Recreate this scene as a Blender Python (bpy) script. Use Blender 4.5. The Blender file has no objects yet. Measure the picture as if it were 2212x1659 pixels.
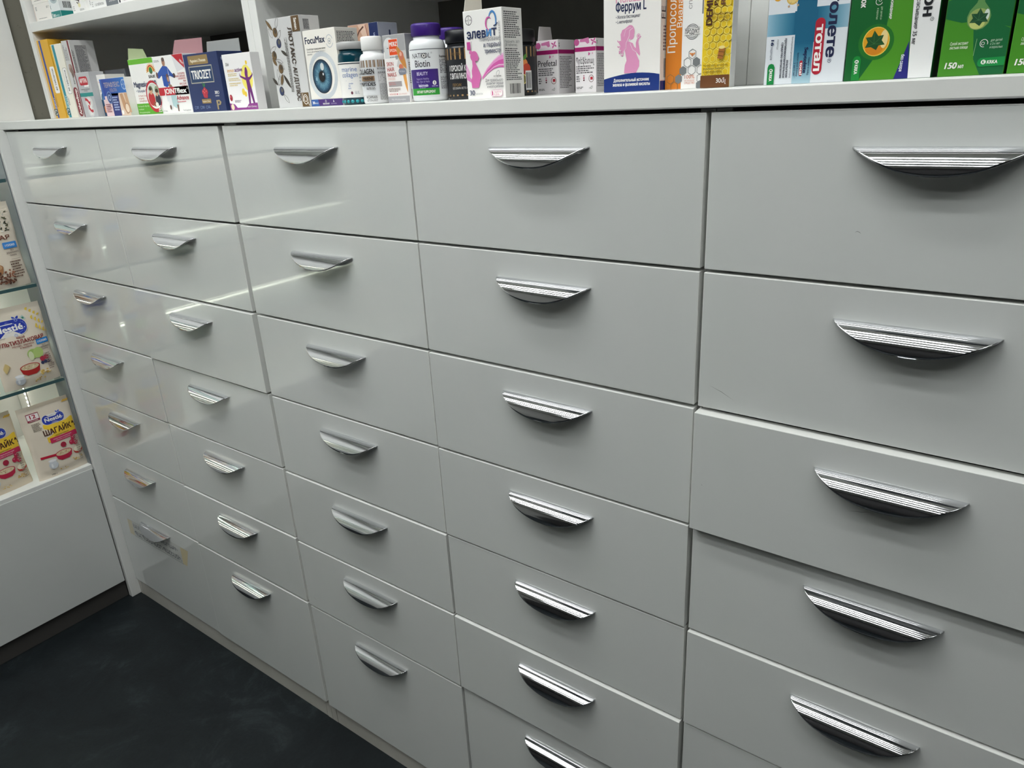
import bpy, bmesh, math, random
from mathutils import Matrix, Vector, Euler
from mathutils.geometry import interpolate_bezier, tessellate_polygon
random.seed(4)
C = bpy.context.scene.collection
scn = bpy.context.scene
T = 1.2463                      # height of the drawer tops above the floor; the z values below count from there
PI = math.pi
# ------------------------------------------------------------------ camera
cam = bpy.data.cameras.new('camera'); co = bpy.data.objects.new('camera', cam); C.objects.link(co)
cam.sensor_width = 36; cam.sensor_fit = 'HORIZONTAL'; cam.lens = 1595.2334/2212*36; cam.clip_start = .02
rt = Vector((0.80277209, 0.59408471, -0.05118914)); dn = Vector((0.18228911, -0.32624426, -0.92754265)); fw = Vector((-0.56773906, 0.73527413, -0.37019496))
M = Matrix((( rt.x, -dn.x, -fw.x), (rt.y, -dn.y, -fw.y), (rt.z, -dn.z, -fw.z))).to_4x4()
M.translation = Vector((0.7011, -0.7198, T+0.0304)); co.matrix_world = M
scn.camera = co
# ------------------------------------------------------------------ world, light, exposure
w = bpy.data.worlds.new('world'); scn.world = w; w.use_nodes = True
w.node_tree.nodes['Background'].inputs[0].default_value = (.9, .95, 1, 1); w.node_tree.nodes['Background'].inputs[1].default_value = .02
scn.view_settings.view_transform = 'Standard'; scn.view_settings.look = 'None'; scn.view_settings.gamma = 1
scn.view_settings.use_curve_mapping = False; scn.view_settings.exposure = 0.0
LAMP = 28.5
CEIL = 1.20
LAMPS = [(-.28, -.44, .68, .82), (-.28, -.80, .78, .82), (-.28, -1.22, .6, .82), (-.28, -1.78, .45, .82), (1.40, -.78, .6, .5), (1.40, -1.16, .5, .5)]     # x, y, share of strength, half length of the linear ceiling lights
LED = 8.0
# ------------------------------------------------------------------ materials
def lin(c): return tuple((v/255/12.92 if v/255 <= .04045 else ((v/255+.055)/1.055)**2.4) for v in c)
MATS = {}
def mat(c, rough=.45, metal=0., name=None, emit=0., coat=0., noise=None, spec=.5, trans=0.):
    key = (tuple(c), rough, metal, name, emit)
    if key in MATS: return MATS[key]
    m = bpy.data.materials.new(name or 'ink_%d_%d_%d' % tuple(c)); m.use_nodes = True
    nt = m.node_tree; b = nt.nodes['Principled BSDF']
    col = (*lin(c), 1); b.inputs['Base Color'].default_value = col
    b.inputs['Roughness'].default_value = rough; b.inputs['Metallic'].default_value = metal
    b.inputs['Specular IOR Level'].default_value = spec
    if coat: b.inputs['Coat Weight'].default_value = coat; b.inputs['Coat Roughness'].default_value = .03
    if trans: b.inputs['Transmission Weight'].default_value = trans
    if emit: b.inputs['Emission Color'].default_value = col; b.inputs['Emission Strength'].default_value = emit
    if noise:
        c2, scale, lo, hi = noise
        tc = nt.nodes.new('ShaderNodeTexCoord'); n = nt.nodes.new('ShaderNodeTexNoise'); r = nt.nodes.new('ShaderNodeValToRGB')
        n.inputs['Scale'].default_value = scale; n.inputs['Detail'].default_value = 8; n.inputs['Roughness'].default_value = .62; n.inputs['Distortion'].default_value = .6
        r.color_ramp.elements[0].position = lo; r.color_ramp.elements[1].position = hi
        r.color_ramp.elements[0].color = col; r.color_ramp.elements[1].color = (*lin(c2), 1)
        nt.links.new(tc.outputs['Object'], n.inputs['Vector']); nt.links.new(n.outputs['Fac'], r.inputs['Fac']); nt.links.new(r.outputs['Color'], b.inputs['Base Color'])
    MATS[key] = m; return m
GLOSS = mat((206, 209, 207), .035, name='gloss_white_drawer', noise=((211, 213, 211), 3, .3, .7))
GLOSS.node_tree.nodes['Principled BSDF'].inputs['IOR'].default_value = 1.8
EDGE = mat((226, 227, 224), .35, name='white_edge')
WHITE = mat((222, 223, 220), .3, name='white_laminate', noise=((230, 230, 227), 4, .3, .7))
PLINTH = mat((176, 174, 166), .5, name='grey_plinth', noise=((188, 185, 178), 9, .3, .7))
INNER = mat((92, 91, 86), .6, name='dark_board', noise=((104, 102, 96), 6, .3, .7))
DARK = mat((20, 20, 20), .6, name='gap_shade_black')  # black that stands in for the shade in the gap under the counter
DKPL = mat((70, 68, 66), .45, name='dark_plinth')
CHROME = mat((225, 226, 230), .06, 1., name='chrome')
SLATE = mat((118, 127, 132), .35, name='slate_panel')
def glass_mat(name, c, rough=0.0):
    m = bpy.data.materials.new(name); m.use_nodes = True; nt = m.node_tree; b = nt.nodes['Principled BSDF']
    b.inputs['Base Color'].default_value = (*c, 1); b.inputs['Roughness'].default_value = rough; b.inputs['Transmission Weight'].default_value = 1; b.inputs['IOR'].default_value = 1.45
    return m
GLASS = glass_mat('shelf_glass', (.80, .93, .92))
FLOORM = mat((27, 33, 36), .5, name='dark_slate_floor', spec=.28)
def floor_nodes(m):
    nt = m.node_tree; b = nt.nodes['Principled BSDF']; tc = nt.nodes.new('ShaderNodeTexCoord')
    a = nt.nodes.new('ShaderNodeTexNoise'); a.inputs['Scale'].default_value = 6.5; a.inputs['Detail'].default_value = 10; a.inputs['Roughness'].default_value = .68; a.inputs['Distortion'].default_value = 1.2
    r = nt.nodes.new('ShaderNodeValToRGB'); e = r.color_ramp.elements
    e[0].position = .32; e[0].color = (*lin((15, 20, 23)), 1); e[1].position = .74; e[1].color = (*lin((50, 57, 60)), 1)
    x = e.new(.55); x.color = (*lin((25, 31, 34)), 1)
    f = nt.nodes.new('ShaderNodeTexNoise'); f.inputs['Scale'].default_value = 160; f.inputs['Detail'].default_value = 3
    mx = nt.nodes.new('ShaderNodeMix'); mx.data_type = 'RGBA'; mx.blend_type = 'OVERLAY'; mx.inputs[0].default_value = .35
    bp = nt.nodes.new('ShaderNodeBump'); bp.inputs['Strength'].default_value = .12; bp.inputs['Distance'].default_value = .002
    nt.links.new(tc.outputs['Object'], a.inputs['Vector']); nt.links.new(tc.outputs['Object'], f.inputs['Vector']); nt.links.new(a.outputs['Fac'], r.inputs['Fac'])
    nt.links.new(r.outputs['Color'], mx.inputs[6]); nt.links.new(f.outputs['Fac'], mx.inputs[7]); nt.links.new(mx.outputs[2], b.inputs['Base Color'])
    nt.links.new(f.outputs['Fac'], bp.inputs['Height']); nt.links.new(bp.outputs['Normal'], b.inputs['Normal'])
floor_nodes(FLOORM)
PLASTER = mat((124, 121, 109), .8, name='olive_plaster', noise=((100, 96, 86), 75, .60, .68))
SHOP = mat((38, 38, 40), .6, name='grey_shop_wall', noise=((50, 48, 48), 3, .3, .7))
PAINT = mat((214, 214, 208), .7, name='white_wall_paint', noise=((220, 220, 214), 2, .3, .7))
# ------------------------------------------------------------------ object helpers
def link(o, parent=None):
    C.objects.link(o)
    if parent is not None: o.parent = parent
    return o
def tag(o, label=None, cat=None, group=None, kind=None):
    if label: o['label'] = label
    if cat: o['category'] = cat
    if group: o['group'] = group
    if kind: o['kind'] = kind
    return o
def empty(name, loc, label, cat, group=None):
    o = bpy.data.objects.new(name, None); o.empty_display_size = .02; link(o); o.location = loc
    return tag(o, label, cat, group)
class MB:
    """collects polygons with materials and becomes one mesh object"""
    def __init__(s): s.v = []; s.f = []; s.m = []; s.mats = []; s.sm = []
    def mi(s, m):
        if m not in s.mats: s.mats.append(m)
        return s.mats.index(m)
    def face(s, pts, m, smooth=False):
        k = len(s.v); s.v += [tuple(p) for p in pts]; s.f.append(tuple(range(k, k+len(pts)))); s.m.append(s.mi(m)); s.sm.append(smooth)
    def mesh(s, verts, faces, m, smooth=False):
        k = len(s.v); s.v += [tuple(p) for p in verts]; i = s.mi(m)
        for f in faces: s.f.append(tuple(k+j for j in f)); s.m.append(i); s.sm.append(smooth)
    def box(s, x0, x1, y0, y1, z0, z1, m, bev=0., m2=None):
        """box with chamfered edges; m2 is the material of the chamfer and of the sides that are not the front"""
        bm = bmesh.new()
        bmesh.ops.create_cube(bm, size=1, matrix=Matrix.Translation(((x0+x1)/2, (y0+y1)/2, (z0+z1)/2)) @ Matrix.Diagonal((x1-x0, y1-y0, z1-z0, 1)))
        if bev: bmesh.ops.bevel(bm, geom=bm.edges[:], offset=bev, segments=2, affect='EDGES', profile=.5)
        bm.verts.index_update()
        for f in bm.faces:
            front = f.normal.y < -.95
            s.mesh([v.co for v in f.verts], [tuple(range(len(f.verts)))], m if (front or m2 is None) else m2)
        bm.free()
    def grid(s, fn, nu, nv, m, smooth=True, closeu=False):
        vs = [fn(i/nu, j/nv) for j in range(nv+1) for i in range(nu+1)]
        fs = [(j*(nu+1)+i, j*(nu+1)+i+1, (j+1)*(nu+1)+i+1, (j+1)*(nu+1)+i) for j in range(nv) for i in range(nu)]
        s.mesh(vs, fs, m, smooth)
    def lathe(s, prof, m, n=40, cx=0, cy=0):
        vs = []; fs = []
        for r, z in prof:
            for i in range(n): vs.append((cx+r*math.cos(2*PI*i/n), cy+r*math.sin(2*PI*i/n), z))
        for j in range(len(prof)-1):
            for i in range(n): fs.append((j*n+i, j*n+(i+1) % n, (j+1)*n+(i+1) % n, (j+1)*n+i))
        s.mesh(vs, fs, m, True)
        for j, flip in ((0, True), (len(prof)-1, False)):
            if prof[j][0] > 1e-5:
                p = [vs[j*n+i] for i in range(n)]; s.face(p[::-1] if flip else p, m)
    def build(s, name, parent=None, weld=False):
        me = bpy.data.meshes.new(name); me.from_pydata(s.v, [], s.f); me.update()
        for m in s.mats: me.materials.append(m)
        me.polygons.foreach_set('material_index', s.m); me.polygons.foreach_set('use_smooth', s.sm)
        if weld:
            bm = bmesh.new(); bm.from_mesh(me); bmesh.ops.remove_doubles(bm, verts=bm.verts[:], dist=1e-6); bm.to_mesh(me); bm.free()
        return link(bpy.data.objects.new(name, me), parent)
# ------------------------------------------------------------------ printing: text and shapes in millimetres on a face
_tc = bpy.data.curves.new('lettering', 'FONT'); _to = bpy.data.objects.new('lettering', _tc); C.objects.link(_to); _tc.resolution_u = 2
GLY = {}
def contours(t):
    """closed outlines of a line of lettering; overlapping strokes of one letter stay separate outlines"""
    _tc.body = t; dg = bpy.context.evaluated_depsgraph_get(); dg.update()
    cu = _to.to_curve(dg); out = []
    for s in cu.splines:
        if s.type == 'BEZIER':
            p = []; bp = s.bezier_points; n = len(bp)
            for i in range(n):
                u, v = bp[i], bp[(i+1) % n]
                if (u.handle_right-u.co).length < 1e-5 and (v.handle_left-v.co).length < 1e-5: p.append(u.co.to_2d())
                else: p += [q.to_2d() for q in interpolate_bezier(u.co, u.handle_right, v.handle_left, v.co, 5)[:-1]]
        else: p = [q.co.to_2d() for q in s.points]
        q = [p[0]]
        for r in p[1:]:
            if (r-q[-1]).length > 1e-5: q.append(r)
        if len(q) > 1 and (q[0]-q[-1]).length < 1e-5: q.pop()
        if len(q) > 2: out.append(q)
    _to.to_curve_clear(); return out
def area(p): return sum(p[i].x*p[(i+1) % len(p)].y-p[(i+1) % len(p)].x*p[i].y for i in range(len(p)))/2
def inside(pt, p):
    r = False
    for i in range(len(p)):
        a, b = p[i], p[i-1]
        if (a.y > pt.y) != (b.y > pt.y) and pt.x < (b.x-a.x)*(pt.y-a.y)/(b.y-a.y)+a.x: r = not r
    return r
def glyphs(t, bold):
    k = (t, bold)
    if k not in GLY:
        cs = contours(t); ar = [area(p) for p in cs]
        def hole(i): return any(j != i and abs(ar[j]) > abs(ar[i]) and ar[j]*ar[i] < 0 and inside(cs[i][0], cs[j]) for j in range(len(cs)))
        hl = [hole(i) for i in range(len(cs))]
        outer = [p for p, q in zip(cs, hl) if not q]; holes = [p for p, q in zip(cs, hl) if q]
        vs = []; fs = []
        for n, p in enumerate(outer):
            hs = [h for h in holes if abs(area(h)) < abs(area(p)) and area(h)*area(p) < 0 and inside(h[0], p)]; loops = [p]+hs; flat = [v for l in loops for v in l]; base = len(vs)
            tri = tessellate_polygon([[v.to_3d() for v in l] for l in loops])
            vs += [(v.x, v.y, .0024*(n % 2)) for v in flat]
            for f in tri:
                q, r, s = (flat[i] for i in f); cr = (r.x-q.x)*(s.y-q.y)-(s.x-q.x)*(r.y-q.y)
                if abs(cr) > 1e-9: fs.append(tuple(base+i for i in (f if cr > 0 else f[::-1])))
        x0 = min((v[0] for v in vs), default=0); x1 = max((v[0] for v in vs), default=1); vs = [(q-x0, r, e) for q, r, e in vs]
        wd = max(x1-x0, 1e-3)
        if bold:
            b = min(bold, .032); base = vs; n = len(vs); bf = fs; vs = []; fs = []
            for q, (dx, dy) in enumerate(((-b, -b*.6), (b, -b*.6), (-b, b*.6), (b, b*.6)) if bold > .014 else ((-b, 0), (b, 0))):
                vs += [(p+dx, r+dy, e+.0048*q) for p, r, e in base]; fs += [tuple(j+q*n for j in f) for f in bf]
        GLY[k] = (vs, fs, wd)
    return GLY[k]
class Print:
    """draws on a surface given by fn(u_mm, v_mm, offset_mm) -> point"""
    def __init__(s, mb, fn, n=1): s.mb = mb; s.fn = fn; s.o = .03 if n == 1 else .09; s.n = n; s.d = .013 if n == 1 else .018
    def up(s): s.o += s.d
    def poly(s, pts, c, rough=.45):
        s.up(); s.mb.face([s.fn(u, v, s.o) for u, v in pts], mat(c, rough))
    def rect(s, u0, v0, u1, v1, c, rough=.45):
        s.up(); n = s.n; o = s.o
        s.mb.grid(lambda a, b: s.fn(u0+(u1-u0)*a, v0+(v1-v0)*b, o), n, n, mat(c, rough), n > 1)
    def grad(s, u0, v0, u1, v1, c0, c1, k=8, vert=False):
        k = 24
        for i in range(k):
            a = i/k; b = (i+1)/k; t = (i+.5)/k; c = tuple(int(c0[j]+(c1[j]-c0[j])*t) for j in range(3))
            s.o -= s.d
            if vert: s.rect(u0, v0+(v1-v0)*a, u1, v0+(v1-v0)*b, c)
            else: s.rect(u0+(u1-u0)*a, v0, u0+(u1-u0)*b, v1, c)
        s.o += s.d
    def rrect(s, u0, v0, u1, v1, r, c):
        p = []
        for cx, cy, a0 in ((u1-r, v1-r, 0), (u0+r, v1-r, 90), (u0+r, v0+r, 180), (u1-r, v0+r, 270)):
            for i in range(5): a = math.radians(a0+i*22.5); p.append((cx+r*math.cos(a), cy+r*math.sin(a)))
        if s.n > 1: s.fan(p, c)
        else: s.poly(p, c)
    def fan(s, pts, c, rough=.45):
        s.up(); cu = sum(p[0] for p in pts)/len(pts); cv = sum(p[1] for p in pts)/len(pts); k = len(pts); R = 4 if s.n < 20 else 8; o = s.o
        vs = [s.fn(cu, cv, o)]; fs = []
        for r in range(1, R+1):
            for p in pts: vs.append(s.fn(cu+(p[0]-cu)*r/R, cv+(p[1]-cv)*r/R, o))
        for i in range(k):
            j = (i+1) % k; fs.append((0, 1+i, 1+j))
            for r in range(R-1): fs.append((1+r*k+i, 1+(r+1)*k+i, 1+(r+1)*k+j, 1+r*k+j))
        s.mb.mesh(vs, fs, mat(c, rough), s.n > 1)
    def ell(s, cu, cv, ru, rv, c, k=28, a0=0, rough=.45):
        p = [(cu+ru*math.cos(2*PI*i/k)*math.cos(a0)-rv*math.sin(2*PI*i/k)*math.sin(a0), cv+ru*math.cos(2*PI*i/k)*math.sin(a0)+rv*math.sin(2*PI*i/k)*math.cos(a0)) for i in range(k)]
        (s.fan if s.n > 1 else s.poly)(p, c, rough)
    def ring(s, cu, cv, ru, rv, wd, c, k=32, a=0, b=360):
        s.up(); o = s.o; m = mat(c)
        for i in range(k):
            q = []
            for t, d in ((i, 0), (i+1, 0), (i+1, wd), (i, wd)):
                an = math.radians(a+(b-a)*t/k); q.append(s.fn(cu+(ru-d)*math.cos(an), cv+(rv-d)*math.sin(an), o))
            s.mb.face(q, m)
    def line(s, pts, wd, c, taper=False):
        s.up(); o = s.o; m = mat(c); k = len(pts)
        for i in range(k-1):
            (a, b), (d, e) = pts[i], pts[i+1]; L = math.hypot(d-a, e-b) or 1; nx, ny = -(e-b)/L*wd/2, (d-a)/L*wd/2
            w0 = w1 = 1
            if taper: w0 = math.sin(PI*min(1, (i+.0)/(k-1)))+.08; w1 = math.sin(PI*min(1, (i+1.)/(k-1)))+.08
            s.mb.face([s.fn(a-nx*w0, b-ny*w0, o), s.fn(d-nx*w1, e-ny*w1, o), s.fn(d+nx*w1, e+ny*w1, o), s.fn(a+nx*w0, b+ny*w0, o)], m)
    def leaf(s, u, v, L, wd, ang, c, out=None):
        k = 7; p = []
        for i in range(k+1): t = i/k; p.append((t*L, wd/2*math.sin(PI*t)**.8))
        for i in range(k-1, 0, -1): t = i/k; p.append((t*L, -wd/2*math.sin(PI*t)**.8))
        q = [(u+a*math.cos(ang)-b*math.sin(ang), v+a*math.sin(ang)+b*math.cos(ang)) for a, b in p]
        if c: s.poly(q, c)
        if out: s.line(q+[q[0]], .45, out)
    def text(s, t, u, v, h, c, w=None, al='l', rot=0, bold=.0, shear=0.):
        """baseline at (u, v), capital height h mm, optional total width w mm"""
        s.up(); vs, fs, wid = glyphs(t, bold); k = h/.69; kx = (w/wid) if w else k
        W = wid*kx; dx = 0 if al == 'l' else -W/2 if al == 'c' else -W
        a = math.radians(rot); ca, sa = math.cos(a), math.sin(a); o = s.o; out = []
        for x, y, e in vs:
            X = x*kx+dx+shear*y*k; Y = y*k; out.append(s.fn(u+X*ca-Y*sa, v+X*sa+Y*ca, o+e))
        s.mb.mesh(out, fs, mat(c)); s.o += max((e for _, _, e in vs), default=0)
    def para(s, u0, v0, u1, v1, n, c, fill=.55, rot=False):
        s.up(); o = s.o; m = mat(c)
        def q(a, b, d, e): s.mb.face([s.fn(a, b, o), s.fn(d, b, o), s.fn(d, e, o), s.fn(a, e, o)], m)
        for i in range(n):
            if not rot:
                y1 = v1-(v1-v0)*i/n; hgt = (v1-v0)/n*fill; x = u0; end = u0+(u1-u0)*random.uniform(.7, 1)
                while x < end-.6:
                    L = min(random.uniform(1.2, 4.5), end-x); q(x, y1-hgt, x+L, y1); x += L+.7
            else:
                x1 = u0+(u1-u0)*i/n; hgt = (u1-u0)/n*fill; y = v0; end = v0+(v1-v0)*random.uniform(.7, 1)
                while y < end-.6:
                    L = min(random.uniform(1.2, 4.5), end-y); q(x1, y, x1+hgt, y+L); y += L+.7
    def barcode(s, u0, v0, u1, v1, c=(25, 25, 30), bg=None):
        if bg: s.rect(u0-1, v0-1, u1+1, v1+1, bg)
        s.up(); o = s.o; m = mat(c); x = u0
        while x < u1:
            L = random.choice((.4, .7, 1.1)); s.mb.face([s.fn(x, v0, o), s.fn(min(x+L, u1), v0, o), s.fn(min(x+L, u1), v1, o), s.fn(x, v1, o)], m); x += L+random.choice((.5, .8))
# ------------------------------------------------------------------ cartons
BOXES = []
def carton(label, x0, y, w_, h_, d, c, front=None, side=None, z=.0217, group='medicine boxes standing on the counter', name='medicine_box', rz=0., sidec=None, topc=None, rough=.42):
    """one carton: lengths in metres, prints in millimetres from the lower left corner of the face"""
    mb = MB(); m = mat(c, rough); ms = mat(sidec or c, rough); mt = mat(topc or c, rough)
    b = .0005
    mb.box(0, w_, 0, d, 0, h_, m, b, ms if sidec else None)
    if front:
        front(Print(mb, lambda u, v, o: (u/1000, -o/1000, v/1000)), w_*1000, h_*1000)
    if side:
        side(Print(mb, lambda u, v, o: (w_+o/1000, u/1000, v/1000)), d*1000, h_*1000)
    ob = mb.build(name); ob.location = (x0, y, T+z); ob.rotation_euler = (0, 0, rz)
    tag(ob, label, 'box', group); BOXES.append(ob); return ob
def flap(ob, pts, c, thick=.0005, rough=.5):
    """an open lid flap of a carton: pts is an outline in the carton's own space (metres)"""
    p = [Vector(q) for q in pts]; n = (p[1]-p[0]).cross(p[2]-p[0]).normalized()*thick; mb = MB(); m = mat(c, rough); k = len(p)
    mb.face(p, m); mb.face([q+n for q in p][::-1], m)
    for i in range(k): j = (i+1) % k; mb.face([p[j], p[i], p[i]+n, p[j]+n], m)
    return mb.build('flap', ob)
#PART2
# ------------------------------------------------------------------ the room
def struct(name, x0, x1, y0, y1, z0, z1, m, label, cat, bev=0.):
    mb = MB(); mb.box(0, x1-x0, 0, y1-y0, 0, z1-z0, m, bev); o = mb.build(name); o.location = (x0, y0, z0)
    return tag(o, label, cat, None, 'structure')
struct('floor', -1.75, 2.7, -3.3, .75, -.06, 0, FLOORM, 'dark slate grey mottled vinyl floor below the drawers', 'floor')
struct('wall_back', -1.72, 2.7, .575, .7, 0, T+CEIL, PAINT, 'wall behind the shelves above the long counter', 'wall')
struct('wall_left', -1.74, -1.645, -3.3, .575, 0, T+CEIL, PAINT, 'wall behind the glass shelves of pouches', 'wall')
struct('wall_corner', -1.645, -1.262, .076, .574, 0, T+CEIL, PLASTER, 'olive grey plastered strip of wall beside the shelf end', 'wall')
struct('trim_1', -1.62, -1.2535, -.0175, .075, T+.0036, T+CEIL, WHITE, 'white upright panel at the far left above the counter end', 'panel')
struct('wall_front', -1.645, 2.7, -3.3, -3.2, 0, T+CEIL, SHOP, 'wall of the shop facing the drawers', 'wall')
struct('wall_right', 2.6, 2.7, -3.2, .575, 0, T+CEIL, SHOP, 'wall at the right end of the counter', 'wall')
struct('ceiling', -1.75, 2.7, -3.3, .75, T+CEIL, T+CEIL+.08, PAINT, 'white ceiling with linear lights over the drawers', 'ceiling')
for i, (lx, ly, ls, hl) in enumerate(LAMPS):
    r = empty('ceiling_light', (lx, ly, T+CEIL), ['linear ceiling light nearest the drawers', 'second linear ceiling light from the drawers', 'third linear ceiling light from the drawers', 'linear ceiling light furthest from the drawers', 'short linear ceiling light at the right, nearer the drawers', 'short linear ceiling light at the right, further from the drawers'][i], 'lamp', 'linear ceiling lights')
    mb = MB(); mb.box(-hl-.02, hl+.02, -.06, .06, -.035, -.0005, EDGE, .004); mb.build('housing', r)
    mb = MB(); mb.box(-hl, hl, -.05, .05, -.041, -.0355, mat((252, 255, 253), .5, name='lamp_diffuser', emit=LAMP*ls), .002); mb.build('diffuser', r)
# ------------------------------------------------------------------ drawers
TZ = [0, -.1561, -.3115, -.4646, -.6188, -.7741, -.9305]
BZ = [-.1525, -.3070, -.4608, -.6149, -.7700, -.9241, -1.1954]
COLS = [(-1.2323, -.8239), (-.8209, -.4185), (-.4064, -.0026), (0, .4), (.4048, .8048), (.8078, 1.2078)]
PULL = {(1, 2): .003, (1, 5): .0015, (1, 6): .0015, (2, 1): .0006, (2, 2): .001, (2, 3): .0015, (2, 4): .0035, (2, 5): .0045, (2, 6): .003, (3, 1): .0008, (3, 2): .0022, (3, 3): .0025,
        (3, 5): .005, (3, 4): .001, (4, 1): .0008, (4, 2): .0105, (4, 4): .003, (4, 5): .001, (0, 3): .0004}
MARKS = {(4, 0): [[(141, 47), (143, 48), (145, 47.4), (146.4, 46)]], (4, 1): [[(12, 27), (26, 22), (40, 15)]], (4, 2): [[(12, 62), (12.8, 61.5), (13.4, 61)], [(168, 78), (180, 80), (192, 84)]], (3, 5): [[(352, 92), (353, 91.4), (354, 91)]], (2, 5): [[(18, 26), (22, 23), (27, 21)]]}
def handle_mesh():
    a, d, h, th = .069, .0205, .0205, .0014; mb = MB(); nu, nv = 48, 14
    def pt(s, t, k):
        x = -a+2*a*s; q = max(0, 1-(x/a)**2)**.68; ang = PI/2*q*t*1.06
        return (x, -(d-k)*math.sin(ang)-.0002, -(h-k)*(1-math.cos(ang))-k)
    mb.grid(lambda s, t: pt(s, t, 0), nu, nv, CHROME); mb.grid(lambda s, t: pt(1-s, t, th), nu, nv, CHROME)
    for i in range(nu):
        s0, s1 = i/nu, (i+1)/nu
        mb.face([pt(s0, 1, 0), pt(s0, 1, th), pt(s1, 1, th), pt(s1, 1, 0)][::-1], CHROME, True)
        mb.face([pt(s0, 0, 0), pt(s0, 0, th), pt(s1, 0, th), pt(s1, 0, 0)], CHROME, True)
    return mb
hmesh = None
def place(o, parent, x, y, z):
    o.parent = parent; p = parent; off = Vector((0, 0, 0))
    while p is not None: off += p.location; p = p.parent
    o.location = Vector((x, y, z))-off
def cabinet(x0, x1, cols, label):
    global hmesh
    r = empty('drawer_cabinet', (x0, .0195, 0), label, 'drawer cabinet', 'drawer cabinets under the counter')
    L = x1-x0; mb = MB(); top = T+.0028
    mid = (COLS[cols[0]][1]+COLS[cols[1]][0])/2-x0
    for a, b in ((0, .016), (L-.016, L)): mb.box(a, b, 0, .5, 0, top, WHITE, .0006); mb.box(a, b, -.0125, .01, 0, .0495, PLINTH, .0006)
    mb.box(mid-.008, mid+.008, .001, .5, .05, top-.016, WHITE); mb.box(.016, L-.016, 0.03, .5, .05, .066, WHITE); mb.box(.016, L-.016, .06, .5, top-.016, top, INNER)
    mb.box(.016, L-.016, .49, .5, .066, top-.016, INNER)
    place(mb.build('carcass'), r, x0, .0195, 0)
    mb = MB(); mb.box(.0165, L-.0165, 0, .016, 0, .030, DARK); place(mb.build('gap_shade_strip'), r, x0, .0205, T-.0277)  # dark strip added behind the gap under the counter, painting its shade
    mb = MB(); mb.box(.0172, L-.0172, 0, .016, .0006, .0495, PLINTH, .0006); place(mb.build('plinth'), r, x0, .0072, 0)
    for c in cols:
        xa, xb = COLS[c]
        for k in range(7):
            out = PULL.get((c, k), 0)-.0005*k-(.0004 if (c, k) not in PULL and k else 0); W = xb-xa; H = TZ[k]-BZ[k]
            mb = MB(); mb.box(0, W, 0, .0178, 0, H, GLOSS, .0007, EDGE)
            for q in (.02, W-.03): mb.box(q, q+.01, .018, .46, .012, H-.03, INNER)
            mb.box(.03, W-.03, .018, .46, .012, .022, INNER)
            if (c, k) in MARKS:
                pm = Print(mb, lambda u, v, o: (u/1000, -o/1000, v/1000))
                for q in MARKS[(c, k)]: pm.line(q, .5, (120, 122, 120), True)
            dr = mb.build('drawer'); place(dr, r, xa, -out, T+BZ[k])
            if hmesh is None:
                ho = handle_mesh().build('handle', None, True); hmesh = ho.data
            else: ho = link(bpy.data.objects.new('handle', hmesh))
            ho.parent = dr; ho.location = ((.2+xa if c > 1 else (xa+xb)/2+.0005)-xa, 0, H-.0312); ho['label'] = 'chrome half moon pull'
            if (c, k) == (0, 6): label_strip(dr, xa, BZ[k])
    return r
def label_strip(dr, xa, bz):
    mb = MB(); P = Print(mb, lambda u, v, o: (u/1000, -o/1000-.0002, v/1000)); P.o = .1
    ox, oz = (-1.183-xa)*1000, (-1.0285-bz)*1000
    def tr(pts): return [(ox+u, oz+v) for u, v in pts]
    P.poly(tr([(0, 1), (276, 0), (298, 52), (3, 48)]), (196, 197, 194), .2)
    P.poly(tr([(0, 1), (24, 1), (26, 48), (3, 48)]), (205, 196, 172), .25)
    P.poly(tr([(258, 0), (276, 0), (298, 52), (262, 51)]), (206, 194, 160), .25)
    P.line(tr([(3, 48), (298, 52)]), .8, (150, 148, 140)); P.line(tr([(24, 1), (262, 0)]), 1.0, (96, 98, 106))
    P.text('ԱՍՏՂԱԲԱՐՁ ՓԵՐԱՔԻ', ox+30, oz+30, 11, (66, 70, 82), 215, bold=.012, shear=.1)
    P.text('ՊԱՀՊԱՆԱԿՆԵՐ-ՊԱՀԵՍՏԻ.', ox+28, oz+6, 12.5, (52, 56, 72), 226, bold=.016, shear=.1)
    o = mb.build('paper_label', dr); o['label'] = 'taped paper strip with two lines of handwriting'
ca = cabinet(-1.2345, -.4128, (0, 1), 'white drawer cabinet at the left corner with a taped paper strip on its lowest drawer')
mb = MB(); mb.box(0, .0175, 0, .52, 0, T+.0035, EDGE, .0012); o = mb.build('end_panel'); place(o, ca, -1.2527, -.0186, .0005); o['label'] = 'pale end panel standing forward of the drawers'
cabinet(-.4120, .4016, (2, 3), 'white drawer cabinet in the middle of the row, all seven rows of handles')
cabinet(.4024, 1.2120, (4, 5), 'white drawer cabinet at the right with one drawer pulled slightly out')
# ------------------------------------------------------------------ counter and shelves
mb = MB(); mb.box(0, 2.49, 0, .57, 0, .0175, WHITE, .0017); o = mb.build('countertop'); o.location = (-1.2522, -.0045, T+.0042)
tag(o, 'long thin white countertop lying over the drawer cabinets', 'countertop')
def shelf_unit(x0, x1, label):
    r = empty('shelf_unit', (x0, .09, T+.0218), label, 'shelf unit', 'open shelf units on the counter'); L = x1-x0; H = .9
    for a in (0, L-.0180):
        mb = MB(); mb.box(0, .0180, 0, .44, 0, H, WHITE, .0007); mb.build('side_panel', r).location = (a, 0, 0)
    for z in (.1769, .52, H-.019):
        mb = MB(); mb.box(0, L-.0366, 0, .43, 0, .0180, WHITE, .0007); mb.build('shelf', r).location = (.0183, .0005, z)
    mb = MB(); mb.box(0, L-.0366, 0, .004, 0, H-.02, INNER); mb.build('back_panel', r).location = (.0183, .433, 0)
shelf_unit(-1.2068, -.4104, 'white shelf unit at the left end, small boxes on its upper shelf')
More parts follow.
